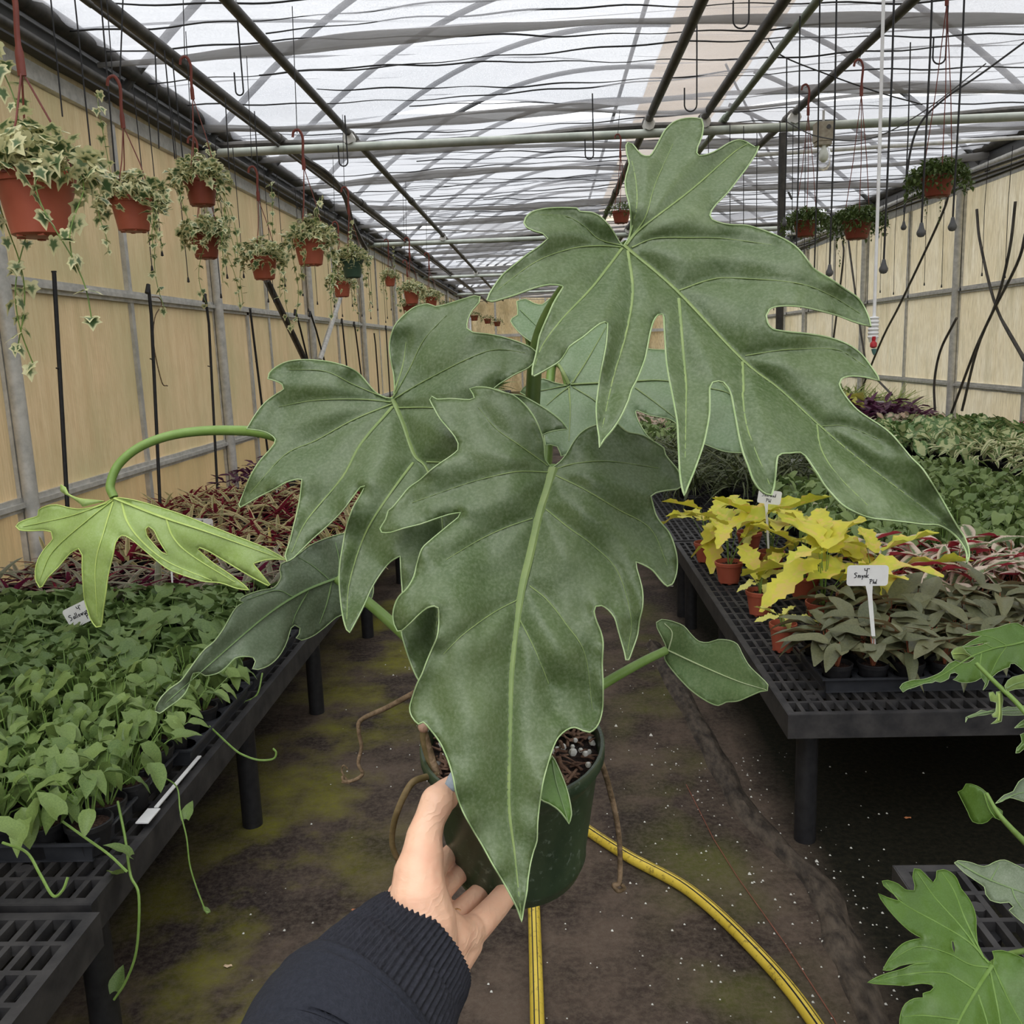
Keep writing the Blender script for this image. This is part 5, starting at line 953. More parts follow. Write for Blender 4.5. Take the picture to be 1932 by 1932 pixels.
pet([(1842, 1252, 1.88), (1880, 1290, 1.84), (1922, 1330, 1.8), (1980, 1400, 1.75)], [.0045, .0055], parent=pG)
for nm_, pl, vv, ct, mm_ in (('long narrow leaf', G_((1105, 1370), (1110, 1310), (1150, 1290), (1230, 1260), (1300, 1220), (1370, 1240), (1450, 1215), (1560, 1200), (1620, 1180), (1700, 1190), (1816, 1170), (1950, 1180), (1950, 1260), (1816, 1280), (1700, 1285), (1560, 1280), (1450, 1260), (1350, 1280), (1250, 1290), (1180, 1310), (1130, 1320)), G_((1130, 1310), (1350, 1250), (1600, 1230), (1900, 1220)), 1.82, BLb),
    ('light curled leaf', G_((1580, 930), (1620, 860), (1680, 820), (1760, 800), (1860, 780), (1950, 800), (1950, 960), (1816, 960), (1700, 970), (1610, 1000)), G_((1600, 960), (1720, 900), (1900, 860)), 1.84, LM['green2']),
    ('yellow-green furled leaf', G_((930, 520), (1000, 460), (1080, 440), (1150, 500), (1210, 560), (1220, 590), (1170, 620), (1090, 635), (960, 600)), G_((950, 540), (1080, 540), (1200, 590)), 2.0, BLy),
    ('pale unfurling leaf', G_((1390, 1010), (1440, 1000), (1480, 1050), (1480, 1000), (1540, 990), (1560, 1100), (1545, 1200), (1550, 1290), (1540, 1360), (1480, 1380), (1415, 1390), (1470, 1350), (1500, 1310), (1440, 1310), (1425, 1280), (1470, 1240), (1480, 1130), (1410, 1110)), G_((1510, 1020), (1520, 1200), (1510, 1350)), 1.81, BLy),
    ('leaf lobe at the frame edge', G_((1700, 1440), (1740, 1400), (1816, 1340), (1950, 1330), (1950, 1420), (1816, 1430)), G_((1720, 1430), (1816, 1390), (1900, 1380)), 1.80, BLd),
    ('lower leaf lobe at the frame edge', G_((1715, 1745), (1730, 1680), (1790, 1610), (1770, 1520), (1816, 1500), (1950, 1520), (1950, 1700), (1816, 1690), (1760, 1740)), G_((1730, 1720), (1816, 1630), (1900, 1600)), 1.79, BLd)):
    xs_ = [p[0] for p in pl]; ys_ = [p[1] for p in pl]
    big_leaf(pG, nm_, [pl], [(vv, 4, 1.5)], [(min(xs_), min(ys_), ct), (max(xs_), min(ys_), ct + .03), (min(xs_), max(ys_), ct - .02)], mm_, VMy if mm_ is BLy else VM2, EM, amp=.004, wave=.02, seed=ct, step=6)
mesh_obj('pot', pot_mesh('black', .055, .09, 'black')[0], pG, (.1, -.05, -.12))
# ================================================================== TRAILING STEMS AT THE SEEDLING BENCH
tm = leaf_mesh('spade', 'green2')
for j, (pts, lv) in enumerate([([(222, 1512, 1.98), (236, 1580, 1.93), (246, 1650, 1.88), (262, 1690, 1.86), (258, 1790, 1.86), (238, 1850, 1.86), (215, 1886, 1.86)], [(246, 1615, .058, 1.9), (222, 1650, .055, 3.4), (218, 1870, .05, 0)]),
    ([tuple([300, 1462, proj(on(300, 1462, 2, .5))[2]]), (333, 1484, 2.12), (340, 1530, 2.06), (352, 1580, 2.05), (360, 1640, 2.05), (385, 1712, 2.05), (394, 1722, 2.05)], [(350, 1545, .045, 0), (393, 1722, .02, 1)]),
    ([(395, 1370, 2.5), (440, 1412, 2.42), (460, 1425, 2.4), (488, 1434, 2.4), (515, 1432, 2.4), (521, 1420, 2.4), (515, 1412, 2.4)], []),
    ([(118, 1550, 1.9), (160, 1580, 1.88), (205, 1612, 1.85), (240, 1645, 1.84)], [(112, 1538, .07, 1.2)]),
    ([(5, 1590, 1.75), (50, 1608, 1.72), (76, 1650, 1.68), (100, 1690, 1.66), (118, 1680, 1.66), (128, 1655, 1.67)], [(35, 1575, .07, 1.5)]),
    ([(495, 1270, 2.9), (485, 1310, 2.85), (460, 1325, 2.8), (420, 1340, 2.78), (395, 1345, 2.75)], [(440, 1318, .06, 1.5), (378, 1320, .06, 0)])]):
    P = [at(x, y, d) for x, y, d in pts]
    t = thing('trailing_vine', ['long green vine hanging over the nearest bench corner to its leaf tip', 'thin vine hanging straight down beside the bench leg', 'short bare vine reaching out over the aisle', 'short vine lying across the bare grating',
        'olive vine with a brown tip lying on the grating', 'vine looping out of the rear tray'][j], 'vine', P[0])
    MB().tube(spline(P, 6), .0028 if j != 1 else .0018, 6).build('stem', 'stem', t)
    for x, y, s_, yw in lv: q = at(x, y, pts[min(2, len(pts) - 1)][2]) - P[0]; mesh_obj('leaf', tm[j % 3], t, q, (.9, 0, yw), s_)
# ================================================================== PLANT TAGS
GL = {'4': [[(0, 1), (.05, .5), (.6, .5)], [(.55, 1), (.5, 0)]], '"': [[(0, 1), (0, .8)], [(.2, 1), (.2, .8)]], 'S': [[(.6, .9), (.3, 1), (.05, .8), (.5, .45), (.4, .1), (0, 0)]], 'm': [[(0, 0), (.05, .5), (.2, .5), (.25, 0)], [(.25, .4), (.45, .5), (.5, 0)]],
 'y': [[(0, .5), (.15, .1), (.3, .5)], [(.3, .5), (.1, -.4)]], 'n': [[(0, 0), (.02, .5)], [(.02, .4), (.25, .5), (.3, 0)]], 'k': [[(0, 1), (0, 0)], [(.4, .6), (.02, .3), (.4, 0)]], 'K': [[(.1, 1), (0, 0)], [(.6, 1), (.05, .45), (.55, 0)]], 'P': [[(.1, 1), (.05, 0)], [(-.1, .95), (.4, 1), (.5, .7), (.1, .5)]],
 'h': [[(.1, 1), (0, 0)], [(.02, .35), (.25, .45), (.3, 0)]], 'i': [[(0, .5), (0, 0)]], 'l': [[(.1, 1), (0, .1), (.1, 0)]], 'a': [[(.3, .45), (.05, .4), (.05, .05), (.3, .1), (.3, .5), (.35, 0)]], 'o': [[(.2, .5), (0, .25), (.2, 0), (.35, .25), (.2, .5)]], 'u': [[(0, .5), (.05, 0), (.3, .1), (.3, .5), (.35, 0)]],
 'e': [[(0, .25), (.3, .3), (.15, .5), (0, .2), (.3, .02)]], 'w': [[(0, .5), (.1, 0), (.2, .4), (.3, 0), (.4, .5)]], 'r': [[(0, .5), (0, 0)], [(0, .35), (.25, .5)]], 't': [[(.15, .9), (.1, 0)], [(0, .55), (.35, .6)]], 'd': [[(.3, .4), (.05, .4), (.05, .05), (.3, .1)], [(.35, 1), (.3, 0)]]}
def plant_tag(px, py, wpx, hpx, Y, sx, sy, tilt, lines, label, mt='white', bent=0, edge=True):
    c = on(px, py, 1, Y); d = proj(c)[2]; W = wpx * d / F; Hh = hpx * d / F; b = on(sx, sy, 1, Y)
    root = thing('plant_tag', label, 'plant tag', (b[0], Y, b[2])); ca, sa = math.cos(tilt), math.sin(tilt)
    lean = .12
    def tr(u, v, w_=0): x = u * ca - v * sa; z = u * sa + v * ca; return (c[0] + x, Y + w_ - z * lean * 0, c[2] + z)
    pts = []; r = min(W, Hh) * .16
    for cx_, cy_, a0 in ((W / 2 - r, Hh / 2 - r, 0), (-W / 2 + r, Hh / 2 - r, 90), (-W / 2 + r, -Hh / 2 + r, 180), (W / 2 - r, -Hh / 2 + r, 270)):
        for k in range(5): a = math.radians(a0 + k * 22.5); pts.append((cx_ + r * math.cos(a), cy_ + r * math.sin(a)))
    n = len(pts); mb = MB(); mb.add([tr(u, v, 0) for u, v in pts] + [tr(u, v, .0012) for u, v in pts], [tuple(range(n))[::-1], tuple(range(n, 2 * n))] + [(i, (i + 1) % n, n + (i + 1) % n, n + i) for i in range(n)])
    mb.build('plate', mt, root, smooth=False)
    bx, bz = tr(bent * W, -Hh / 2 + .002)[0], tr(bent * W, -Hh / 2 + .002)[2]; sw = max(.004, W * .055)
    mb = MB(); V = []
    for (x, z, k) in ((bx, bz, 1.6), (bx + (b[0] - bx) * .12, bz + (b[2] - bz) * .12, 1.0), (b[0], b[2], .75)): V += [(x - sw * k, Y + .0002, z), (x + sw * k, Y + .0002, z), (x + sw * k, Y + .0016, z), (x - sw * k, Y + .0016, z)]
    mb.add(V, [(i * 4 + k, i * 4 + (k + 1) % 4, i * 4 + 4 + (k + 1) % 4, i * 4 + 4 + k) for i in (0, 1) for k in range(4)]); mb.build('stake', mt, root, smooth=False)
    if lines:
        mb = MB(); lw = Hh * .018
        for txt, u0, v0, s_ in lines:
            u = u0 * W; s_ *= Hh
            for ch in txt:
                if ch == ' ': u += s_ * .4; continue
                wmax = 0
                for st in GL[ch]:
                    for (a0, b0), (a1, b1) in zip(st[:-1], st[1:]):
                        p0, p1 = tr(u + a0 * s_, v0 * Hh + b0 * s_, -.0006), tr(u + a1 * s_, v0 * Hh + b1 * s_, -.0006); mb.tube([p0, p1], lw, 4)
                    wmax = max(wmax, max(a for a, _ in st))
                u += (wmax + .18) * s_
        mb.build('handwriting', 'ink', root, smooth=False)
plant_tag(1637, 1086, 77, 40, 2.66, 1653, 1262, -.02, [('4"', -.08, .14, .22), ('Smynk', -.33, -.10, .24), ('Phil', .06, -.40, .22)], 'white tag reading 4 inch Smynk Phil standing in the dark leaved tray', bent=.05)
plant_tag(1452, 938, 44, 26, 3.75, 1450, 1035, -.15, [('Smerwad', -.34, .02, .26), ('Phl', -.12, -.38, .26)], 'white handwritten tag among the lemon yellow leaves', bent=-.1)
plant_tag(1502, 871, 22, 10, 6.2, 1506, 920, -.02, None, 'tiny blank white tag standing in the dark feathery plants')
plant_tag(1546, 958, 28, 15, 4.5, 1545, 990, -.25, [('Phil', -.2, -.1, .4)], 'yellowed tag standing among the quilted green plants', 'cream')
plant_tag(1656, 762, 24, 11, 10.3, 1656, 790, 0, None, 'tiny white tag in front of the spider plants')
plant_tag(1742, 808, 17, 10, 8.7, 1738, 830, -.05, None, 'tiny white tag among the blush pink leaves')
plant_tag(1536, 890, 6, 10, 5.8, 1536, 940, 0, None, 'slim white stake at the front edge of the feathery plants')
plant_tag(152, 1158, 62, 40, 3.0, 178, 1225, .42, [('4"', -.02, .18, .22), ('Sallowum', -.40, -.10, .26), ('Phl', .12, -.36, .26)], 'tilted white tag reading 4 inch Sallowum Phil behind the light young leaf', bent=.28)
plant_tag(382, 991, 40, 26, 4.6, 382, 1075, -.06, [('4', -.05, .2, .2), ('Sunny Swt', -.36, -.12, .24), ('Phl', .0, -.42, .2)], 'white tag reading Sunny above the striped rosettes')
plant_tag(322, 1028, 30, 22, 3.45, 327, 1130, -.5, None, 'white tag partly behind the light young leaf, stake in the striped plants', bent=.1)
plant_tag(520, 905, 10, 16, 6.0, 530, 985, 0, None, 'slim white stake by the wall post behind the rosettes')
t = thing('fallen_tag', 'white tag lying in the tray gutter at the bench edge', 'plant tag', (-.945, 2.02, BH + .03))
MB().box((-.952, 1.93, BH + .015), (-.942, 2.2, BH + .018)).build('plate', 'white', t, smooth=False); MB().box((-.965, 1.86, BH + .014), (-.935, 1.925, BH + .017)).build('label_plate', 'white', t, smooth=False)
# ================================================================== HANGING BASKETS
def basket(px, py, wpx, d, pm, kind, dens, label, group, top=3.05, near=False, vines=3, hk='rust', seed=0, hookpx=None, strands=True):
    """px, py = middle of the pot; wpx = rim width"""
    rr = random.Random(seed); r = wpx * d / F / 2; h = r * (1.6 if kind == 'ivy' else 1.25); c = at(px, py, d); base = c - np.array([0, 0, h / 2]); rim = base + np.array([0, 0, h])
    root = thing('hanging_basket', label, 'hanging plant', base, group)
    me, so = pot_mesh('terra' if pm != 'greenpot' else 'greenhang', r, h, pm); mesh_obj('pot', me, root); mesh_obj('soil', so, root)
    hkz = rim + np.array([0, 0, (.42 if hookpx is None else hookpx) * r / .075])
    if strands:
        mb = MB()
        for a in (.3, 2.4, 4.5):
            q = rim + np.array([r * math.cos(a), r * math.sin(a), -.005]); mb.tube([q, (q + hkz) / 2 + np.array([.006, 0, 0]), hkz], .0022, 5); mb.box(tuple(q - .005), tuple(q + np.array([.005, .005, .012])))
        mb.build('hanger_strands', hk, root)
        mb = MB(); s_ = r / .075; P = [hkz + np.array([0, 0, -.01]), hkz + np.array([0, 0, .06 * s_]), hkz + np.array([.004, 0, .13 * s_]), hkz + np.array([-.012 * s_, 0, .165 * s_]), hkz + np.array([-.035 * s_, 0, .16 * s_]), hkz + np.array([-.042 * s_, 0, .135 * s_])]
        mb.tube(spline(P, 5), [.009 * s_] * 4 + [.006 * s_] * 22, 8, flat=.5); mb.build('hook', hk, root)
        if top: MB().tube([hkz + np.array([-.02 * s_, 0, .15 * s_]), (hkz[0], hkz[1], top)], .002, 5).build('wire', 'wire', root)
    z0 = h * .9; lay = []
    if kind == 'ivy':
        for i in range(dens):
            a = rr.uniform(0, 6.28); q = rr.random() ** .6; R_ = r * (1.75 * q); lay.append(((R_ * math.cos(a), R_ * math.sin(a), z0 + r * (rr.uniform(.15, 1.7) * (1 - .6 * q) - (1.0 * rr.random() ** 3 if q > .75 else 0))), rr.uniform(0, 6.28), rr.uniform(-1.3, .8), rr.uniform(-.7, .7), rr.uniform(.026, .048) * r / .075 ** 1 if 0 else rr.uniform(.34, .62) * r))
        sz = r
        for v in range(vines):
            a = rr.uniform(0, 6.28) if v != 0 else -.5; P = []; L_ = rr.uniform(2.2, 6.0) * r; up = (v % 3 == 2)
            for k in range(9):
                t = k / 8; rad = r * (1.0 + .9 * math.sin(t * 1.6)) if not up else r * (.7 + .35 * t); z = z0 + (r * .5 * math.sin(t * 3.1) - L_ * max(0, t - .15) if not up else L_ * .9 * t)
                P.append(np.array([rad * math.cos(a + .25 * math.sin(t * 5 + v)), rad * math.sin(a + .25 * math.sin(t * 5 + v)), z]))
            MB().tube(spline(P, 3), .0014, 5).build('vine', 'stem', root, local=True)
            for p in P[2:]:
                for e_ in range(2): lay.append((tuple(p + np.array([rr.uniform(-.01, .01)] * 3)), rr.uniform(0, 6.28), rr.uniform(-1.4, .2), 0, rr.uniform(.3, .52) * r))
        sh, mm_ = 'ivy', 'ivy'
    else:
        for i in range(dens):
            a = rr.uniform(0, 6.28); q = rr.random() ** .5; b = rr.uniform(0, math.pi); lay.append(((r * 2.0 * q * math.cos(a), r * 2.0 * q * math.sin(a), z0 + r * (1.0 * math.sqrt(max(0, 1 - q * q)) * rr.uniform(.3, 1) - 1.0 * max(0, q - .5) * rr.uniform(0, 2.6) + .15)), rr.uniform(0, 6.28), rr.uniform(-1.2, 1.2), 0, rr.uniform(.22, .34) * r))
        for v in range(vines):
            a = rr.uniform(0, 6.28); L_ = rr.uniform(1, 3) * r
            for k in range(24): t = k / 23; lay.append(((r * (1.25 + .15 * math.sin(t * 5)) * math.cos(a), r * (1.25 + .15 * math.sin(t * 5)) * math.sin(a), z0 - L_ * t), rr.uniform(0, 6.28), rr.uniform(-1.2, .5), 0, rr.uniform(.12, .2) * r))
        sh, mm_ = 'tiny', 'moss'
    if near:
        lm = leaf_mesh(sh, mm_)
        for loc, yaw, p, ro, L_ in lay: mesh_obj('leaf', lm[rr.randrange(3)], root, loc, (p, ro, yaw), L_)
    else: mesh_obj('foliage', joined('foliage_' + sh, sh, mm_, lay, seed), root)
    return root
IG = 'variegated ivy baskets along the brown wall'; dd_ = lambda w_: .15 * 1700 / w_
IL = [((72, 388), 143, 1.80, 'terra', 150, 'nearest and largest terracotta basket of variegated ivy, cut by the frame'), ((250, 405), 77, 3.3, 'terra', 150, 'second terracotta ivy basket with a bent hook, beside the largest'), ((380, 362), 63, 4.0, 'redpot', 170, 'dark red ivy basket hung high, its pot half covered by leaves'), ((388, 465), 56, 4.5, 'redpot', 150, 'dark red ivy basket right below the high hung one'),
 ((498, 506), 52, 4.9, 'terra', 140, 'bright red basket of ivy in front of the dark diagonal brace'), ((585, 476), 60, 4.25, 'terra', 140, 'bright red ivy basket under a long thin climbing vine'), ((645, 546), 35, 7.3, 'terra', 120, 'small red ivy basket just below the green one'), ((665, 507), 42, 6.1, 'greenpot', 130, 'only dark green pot among the ivy baskets'),
 ((736, 531), 22, 11.0, 'terra', 110, 'small red ivy basket behind trailing cream leaves'), ((777, 561), 31, 8.5, 'terra', 120, 'red ivy basket above the tip of the lobed leaf'), ((772, 585), 26, 9.2, 'redpot', 70, 'dark red ivy basket half hidden by the lobed leaf'), ((813, 571), 26, 10.2, 'terra', 110, 'last red ivy basket before the dark green ones')]
for i, (p, w_, d, pm, dn, lb) in enumerate(IL):
    basket(p[0], p[1], w_, d, pm, 'ivy', int(dn * 1.9), lb, IG, near=i < 8, vines=[5, 5, 7, 4, 4, 5, 3, 4, 5, 2, 1, 1][i], hk='rust', seed=i + 20, hookpx=[.19, .25, .34, .3, .3, .32, .3, .3, .3, .3, .3, .3][i])
for i, (px, py, d) in enumerate([(842, 580, 12.5), (868, 585, 13), (895, 600, 14), (920, 606, 15), (938, 611, 16), (1172, 410, 6.2)]):
    basket(px, py, .16 * F / d * .8, d, 'redpot', 'fern' if 0 else 'tiny', 260, 'dark leafy basket hung far down the house, %s of the far ones' % ORD[i] if i < 5 else 'dark leafy basket peeping out behind the largest leaf', 'far dark baskets', vines=2, seed=60 + i, strands=i == 5)
for i, (p, w_, d, lb) in enumerate([((1770, 352), 60, 4.3, 'mounded tiny-leaved basket hung highest near the cream wall'), ((1520, 432), 46, 5.8, 'tiny-leaved basket beside the light bulb, farther from the wall'), ((1617, 434), 54, 5.1, 'tiny-leaved basket with a big curled hook behind the white hose')]):
    basket(p[0], p[1], w_, d, 'redpot', 'tiny', 1500, lb, 'tiny-leaved baskets near the cream wall', vines=4, seed=80 + i, hookpx=.62 if i else .75)
# ================================================================== DRIPPER LINES, HOOKS, HOSES
def line(px, top, Y, zb, label, r=.0025, weight=.010, name='drip_line', grp=None, cat='drip line', m_='wire', X=None):
    pass
n_ = 0
for j, (xt, xb, yb_, d) in enumerate([(1820, 1797, 425, 3.4), (1760, 1738, 436, 3.3), (1685, 1667, 505, 3.3), (1578, 1565, 512, 3.9), (1740, 1705, 427, 5.2), (1545, 1535, 560, 4.6), (1510, 1500, 560, 4.8), (1492, 1480, 420, 5.4)]):
    b = at(xb, yb_, d); top = 3.1; t = thing('drip_line', 'black drip line with grey cone weight, %s of the long ones' % ORD[j] if yb_ < 550 and j != 7 else 'black drip line behind the largest leaf, %s of the long ones' % ORD[j], 'drip line', b, 'long drip lines with cone weights')
    MB().tube([b + np.array([0, 0, .02]), b + np.array([.004, 0, (top - b[2]) * .5]), np.array([b[0] - .004, b[1], top])], .0038, 6).build('tube', 'wire', t)
    s_ = 1.0 if j < 4 else .9
    MB().lathe([(.001, -.022), (.010, -.020), (.0155, -.012), (.0165, -.004), (.010, .010), (.006, .028), (.004, .03)], b, 12).build('cone_weight', 'hoop', t)
for j in range(9):
    x = 1.02 + .12 * j; y = 7.0 + .1 * (j % 3); t = thing('drip_line', 'thin drip line hung from the cross bar, %s from the ridge cover' % ORD[j], 'drip line', (x, y, 2.0), 'thin lines at the cross bar')
    MB().tube([(x, y, 3.05), (x + .01, y, 2.0)], .003, 5).build('tube', 'wire', t)
for j in range(26):
    y = 5.6 + .42 * j; x = WR - .45; zb = 1.96 + .06 * math.sin(j * 2.1)
    t = thing('drip_line', 'thin drip line with nozzle by the cream wall, %s along' % ORD[j], 'drip line', (x, y, zb), 'thin drip lines along the cream wall')
    MB().tube([(x, y, zb), (x - .01, y, 2.6), (x, y, 3.02)], .0028, 5).build('tube', 'wire', t); MB().lathe([(.001, -.02), (.009, -.016), (.005, .012), (.002, .014)], (x, y, zb), 8).build('nozzle', 'wire', t)
for j in range(24):
    y = 5.0 + .36 * j + (.2 if j % 3 == 0 else 0); x = WL + .38; zb = 2.02 + .10 * math.sin(j * 1.7)
    t = thing('drip_line', 'thin drip line with nozzle by the brown wall, %s along' % ORD[j], 'drip line', (x, y, zb), 'thin drip lines along the brown wall')
    MB().tube([(x, y, zb), (x, y, 3.0)], .0028, 5).build('tube', 'wire', t); MB().lathe([(.001, -.02), (.009, -.016), (.005, .012), (.002, .014)], (x, y, zb), 8).build('nozzle', 'wire', t)
for j, (x0, y0, x1, y1, d) in enumerate([(93, 0, 118, 220, 3.4), (138, 0, 172, 290, 3.4), (190, 25, 222, 380, 3.3), (232, 30, 225, 180, 3.5), (292, 110, 300, 280, 3.8), (310, 125, 330, 300, 4), (325, 140, 345, 300, 4.1), (425, 215, 433, 330, 4.4), (480, 240, 487, 330, 4.9)]):
    t = thing('drip_line', 'dark line hanging by the gutter among ivy baskets, %s of them' % ORD[j], 'drip line', at(x1, y1, d), 'lines hanging by the gutter'); MB().tube([at(x0, y0 - 30, d), at(x1, y1, d)], .003, 5).build('tube', 'wire', t)
t = thing('sprinkler_line', 'white hose drop ending in a red and white sprinkler before the cream wall', 'sprinkler', at(1648, 650, 3.2))
MB().tube([at(1668, -40, 3.1), at(1659, 300, 3.15), at(1649, 610, 3.2)], .006, 10).build('hose', 'white', t)
mb = MB(); c = at(1648, 616, 3.2)
mb.lathe([(.001, .035), (.012, .034)] + [(.0155 if k % 2 else .0195, .03 - .0095 * (k // 1) * .7) for k in range(12)] + [(.013, -.055), (.001, -.056)], c, 14); mb.build('ribbed_weight', 'white', t)
mb = MB(); c = at(1648, 650, 3.2); mb.lathe([(.001, .03), (.009, .028), (.006, .012), (.012, .004), (.012, -.008), (.006, -.012), (.001, -.013)], c, 12); mb.build('sprinkler_head', 'red', t)
mb = MB(); c = at(1649, 664, 3.2); mb.lathe([(.001, .012), (.010, .010), (.006, -.004), (.001, -.012)], c, 12); mb.build('spinner', 'teal', t)
# bulb
t = thing('ceiling_bulb', 'clear bulb in a square beige socket box clamped to the cross bar', 'light bulb', at(1553, 262, 5.8))
mb = MB(); c = at(1553, 252, 5.8); mb.box(tuple(c + np.array([-.052, -.05, -.05])), tuple(c + np.array([.052, .05, .065]))); mb.box(tuple(c + np.array([-.045, -.045, -.075])), tuple(c + np.array([.045, .045, -.05]))); mb.build('socket_box', mat('beige_box', (.42, .38, .30), (.30, .26, .2), 40, .7), t, smooth=False)
MB().tube([c + np.array([0, 0, .06]), c + np.array([0, 0, .14])], .008, 8).build('clamp', 'galv', t); MB().tube([c + np.array([.02, -.051, .03]), c + np.array([.02, -.056, .03])], .014, 12).build('knockout', 'hoop', t)
gm, nt, ns, ls, bs, out = nm('clear_glass'); gl = ns.new('ShaderNodeBsdfGlass'); gl.inputs['IOR'].default_value = 1.12; gl.inputs['Roughness'].default_value = .02; tp = ns.new('ShaderNodeBsdfTransparent'); mx = ns.new('ShaderNodeMixShader'); mx.inputs[0].default_value = .5; ls.new(gl.outputs[0], mx.inputs[1]); ls.new(tp.outputs[0], mx.inputs[2]); ls.new(mx.outputs[0], out.inputs[0])
c2 = at(1554, 292, 5.8); MB().lathe([(.024, .075), (.030, .05), (.043, .01), (.044, -.03), (.040, -.065), (.025, -.09), (.001, -.1)], c2, 20).build('glass_jar', gm, t)
MB().lathe([(.012, .075), (.014, .05), (.027, .02), (.033, -.005), (.027, -.032), (.012, -.046), (.001, -.048)], c2, 18).build('bulb', mat('frosted_bulb', (.72, .74, .68), (.66, .7, .62), 5, .3), t)
# wire hooks
for j, (px, py, d, hh, ww, lb) in enumerate([(1398, 38, 4.4, .35, .038, 'long wire hook hanging at the top under the beige ridge cover'), (1303, 198, 5.0, .45, .034, 'long wire hook with open end below the beige ridge cover'), (452, 172, 4.6, .5, .02, 'wire hook hanging over the white cloth near the grey hoop'), (1772, 108, 4.3, .35, .030, 'wire hook holding the high basket by the cream wall'), (1112, 292, 5.5, .35, .025, 'short curled wire hanging from the cross bar by the largest leaf'), (648, 305, 5.2, .25, .025, 'small wire hook on the cross bar above the baskets')]):
    b = at(px, py, d); P = [b + np.array([ww, 0, hh]), b + np.array([ww, 0, .06])] + [b + np.array([ww * math.cos(t_), 0, ww * (1 - math.sin(-t_)) - ww + ww * 0]) for t_ in np.linspace(0, -math.pi, 9)] + [b + np.array([-ww, 0, .09])]
    MB().tube([(p[0], p[1], p[2]) for p in P], .004, 6).build('wire_hook', 'wire'); o = bpy.data.objects[-1] if 0 else [q for q in COL.objects if q.name.startswith('wire_hook')][-1]; tag(o, lb, 'hook')
# loose cables
def cable(name, pts, r, label, m_='wire', cat='cable'): return tag(MB().tube(spline([at(*p) for p in pts], 8), r, 6).build(name, m_), label, cat)
cable('cable', [(1450, 75, 5.2), (1475, 105, 5.3), (1560, 140, 5.4), (1660, 175, 5.5), (1740, 197, 5.6)], .004, 'thin black cable crossing below the white roof cloth')
cable('cable', [(1932, 80, 5.0), (1850, 140, 5.0), (1780, 188, 5.0), (1735, 235, 5.0), (1715, 300, 5.0), (1706, 400, 5.0)], .006, 'black tube curving down from the roof to the cream wall')
cable('cable', [(1480, 228, 5.6), (1545, 258, 5.5), (1640, 262, 5.4), (1740, 212, 5.3), (1860, 120, 5.2)], .004, 'slack cable looping past the bulb towards the wall', 'hoop')
cable('cable', [(545, 280, 6.9), (575, 300, 7.0), (620, 330, 7.2), (650, 370, 7.4), (665, 420, 7.6), (690, 470, 8)], .02, 'thick black hose dropping from the cross bar above the baskets', 'pipe', 'hose')
# irrigation stakes along the walls
for j, (x0, y0, x1, y1, tip) in enumerate([(102, 515, 136, 1110, 0), (280, 538, 302, 960, 1), (387, 556, 414, 1000, 2), (472, 584, 506, 860, 0), (557, 585, 585, 700, 1), (585, 588, 616, 700, 1), (645, 602, 655, 700, 1), (668, 608, 680, 700, 2), (706, 630, 713, 720, 0), (728, 615, 735, 730, 1)]):
    Y = [4.45, 6.1, 7.1, 8.1, 9.9, 9.9, 11.6, 12.2, 13.5, 14][j]; X = WL + .14
    a, b = on(x0, y0, 0, X), on(x1, y1, 0, X); b2 = a + (b - a) * ((a[2] - BH) / max(.2, a[2] - b[2])) if b[2] > BH else b
    t = thing('irrigation_stake', 'black upright tube with hooked top, %s along the brown wall' % ORD[j], 'stake', b2, 'black tubes against the brown wall')
    bow = np.array([0, .02 * (j % 3), 0]); MB().tube([a, a + (b2 - a) * .12 + bow, a + (b2 - a) * .5 + bow * .6, b2], .011 if j < 2 else .010, 8).build('tube', 'black', t)
    q = a + (b2 - a) * .30; MB().tube([q, q + np.array([0, -.03, .004])], .004, 6).build('valve', 'black', t); MB().tube([a + np.array([0, 0, .002]), a + np.array([0, -.035 if tip else 0, -.05 if tip else .01])], .013, 8).build('hook', 'black', t)
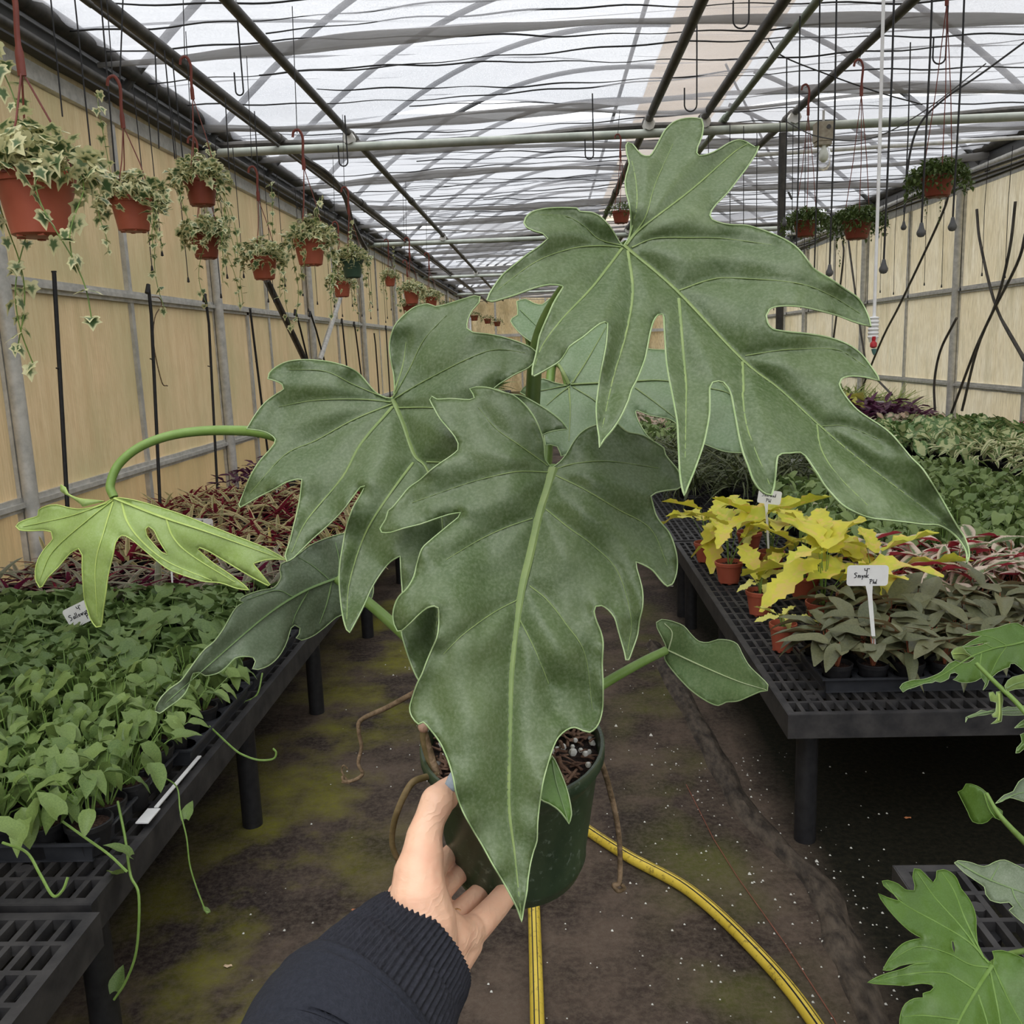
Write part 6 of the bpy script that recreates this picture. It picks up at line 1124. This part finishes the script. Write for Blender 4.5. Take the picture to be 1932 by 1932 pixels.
for j, (pts) in enumerate([[(1792, 355), (1775, 410), (1700, 570), (1660, 650), (1600, 800)], [(1843, 395), (1850, 460), (1880, 580), (1932, 680)], [(1916, 380), (1905, 470), (1880, 570), (1840, 660), (1795, 780)], [(1935, 440), (1918, 500), (1850, 640), (1815, 775)], [(1805, 600), (1775, 660), (1763, 720), (1764, 775)], [(1888, 600), (1900, 620), (1935, 680)], [(1600, 450), (1612, 540), (1620, 600), (1634, 690)], [(1590, 455), (1590, 500), (1565, 700), (1560, 760)], [(1655, 716), (1683, 745)]]):
    P = [on(x, y, 0, WR - .25 - .02 * j) for x, y in pts]
    t = thing('irrigation_stake', 'thin dark tube leaning against the cream wall, %s of the leaning ones' % ORD[j], 'stake', P[-1], 'dark tubes leaning on the cream wall'); MB().tube(spline(P, 6), .013, 7).build('tube', 'pipe', t)
tag(MB().tube(spline([on(x, y, 0, WL + .1) for x, y in [(287, 560), (300, 562), (305, 575), (292, 600), (290, 650), (305, 720), (316, 728)]], 6), .004, 6).build('loose_wire', 'root'), 'loose brown wire loop on the wall rail beside the second stake', 'wire')
# garden hose
hm, nt, ns, ls, bs, out = nm('yellow_hose'); n1 = noise(ns, ls, 60, 4, .7); n2 = noise(ns, ls, 9, 3, .6)
c = mixc(ns, ls, ramp(ns, ls, n2, .3, .7), (.50, .37, .035), (.62, .47, .06)); c = mixc(ns, ls, ramp(ns, ls, n1, .55, .68, 0, .75), c, (.10, .07, .02)); ls.new(c, bs.inputs['Base Color']); bs.inputs['Roughness'].default_value = .5
hs = thing('garden_hose', 'yellow hose with black stripes lying in the aisle and curving to one side', 'hose', (0, 1.8, 0))
P = spline([(-.045, 1.0, .0165), (-.055, 1.5, .0165), (-.062, 1.8, .0165), (-.078, 2.3, .0165), (-.09, 2.6, .0165), (-.05, 2.8, .0165), (.0, 2.75, .0165), (.066, 2.622, .0165), (.2, 2.44, .0165), (.352, 2.268, .0165), (.471, 2.024, .0165), (.546, 1.789, .0165), (.60, 1.45, .0165), (.62, 1.0, .0165)], 10)
MB().tube(P, .0165, 14).build('hose_tube', hm, hs)
for k in range(2): MB().tube([p + np.array([(.004 if k else -.006), 0, .0145]) for p in P], .0021, 5).build('stripe', 'black', hs)
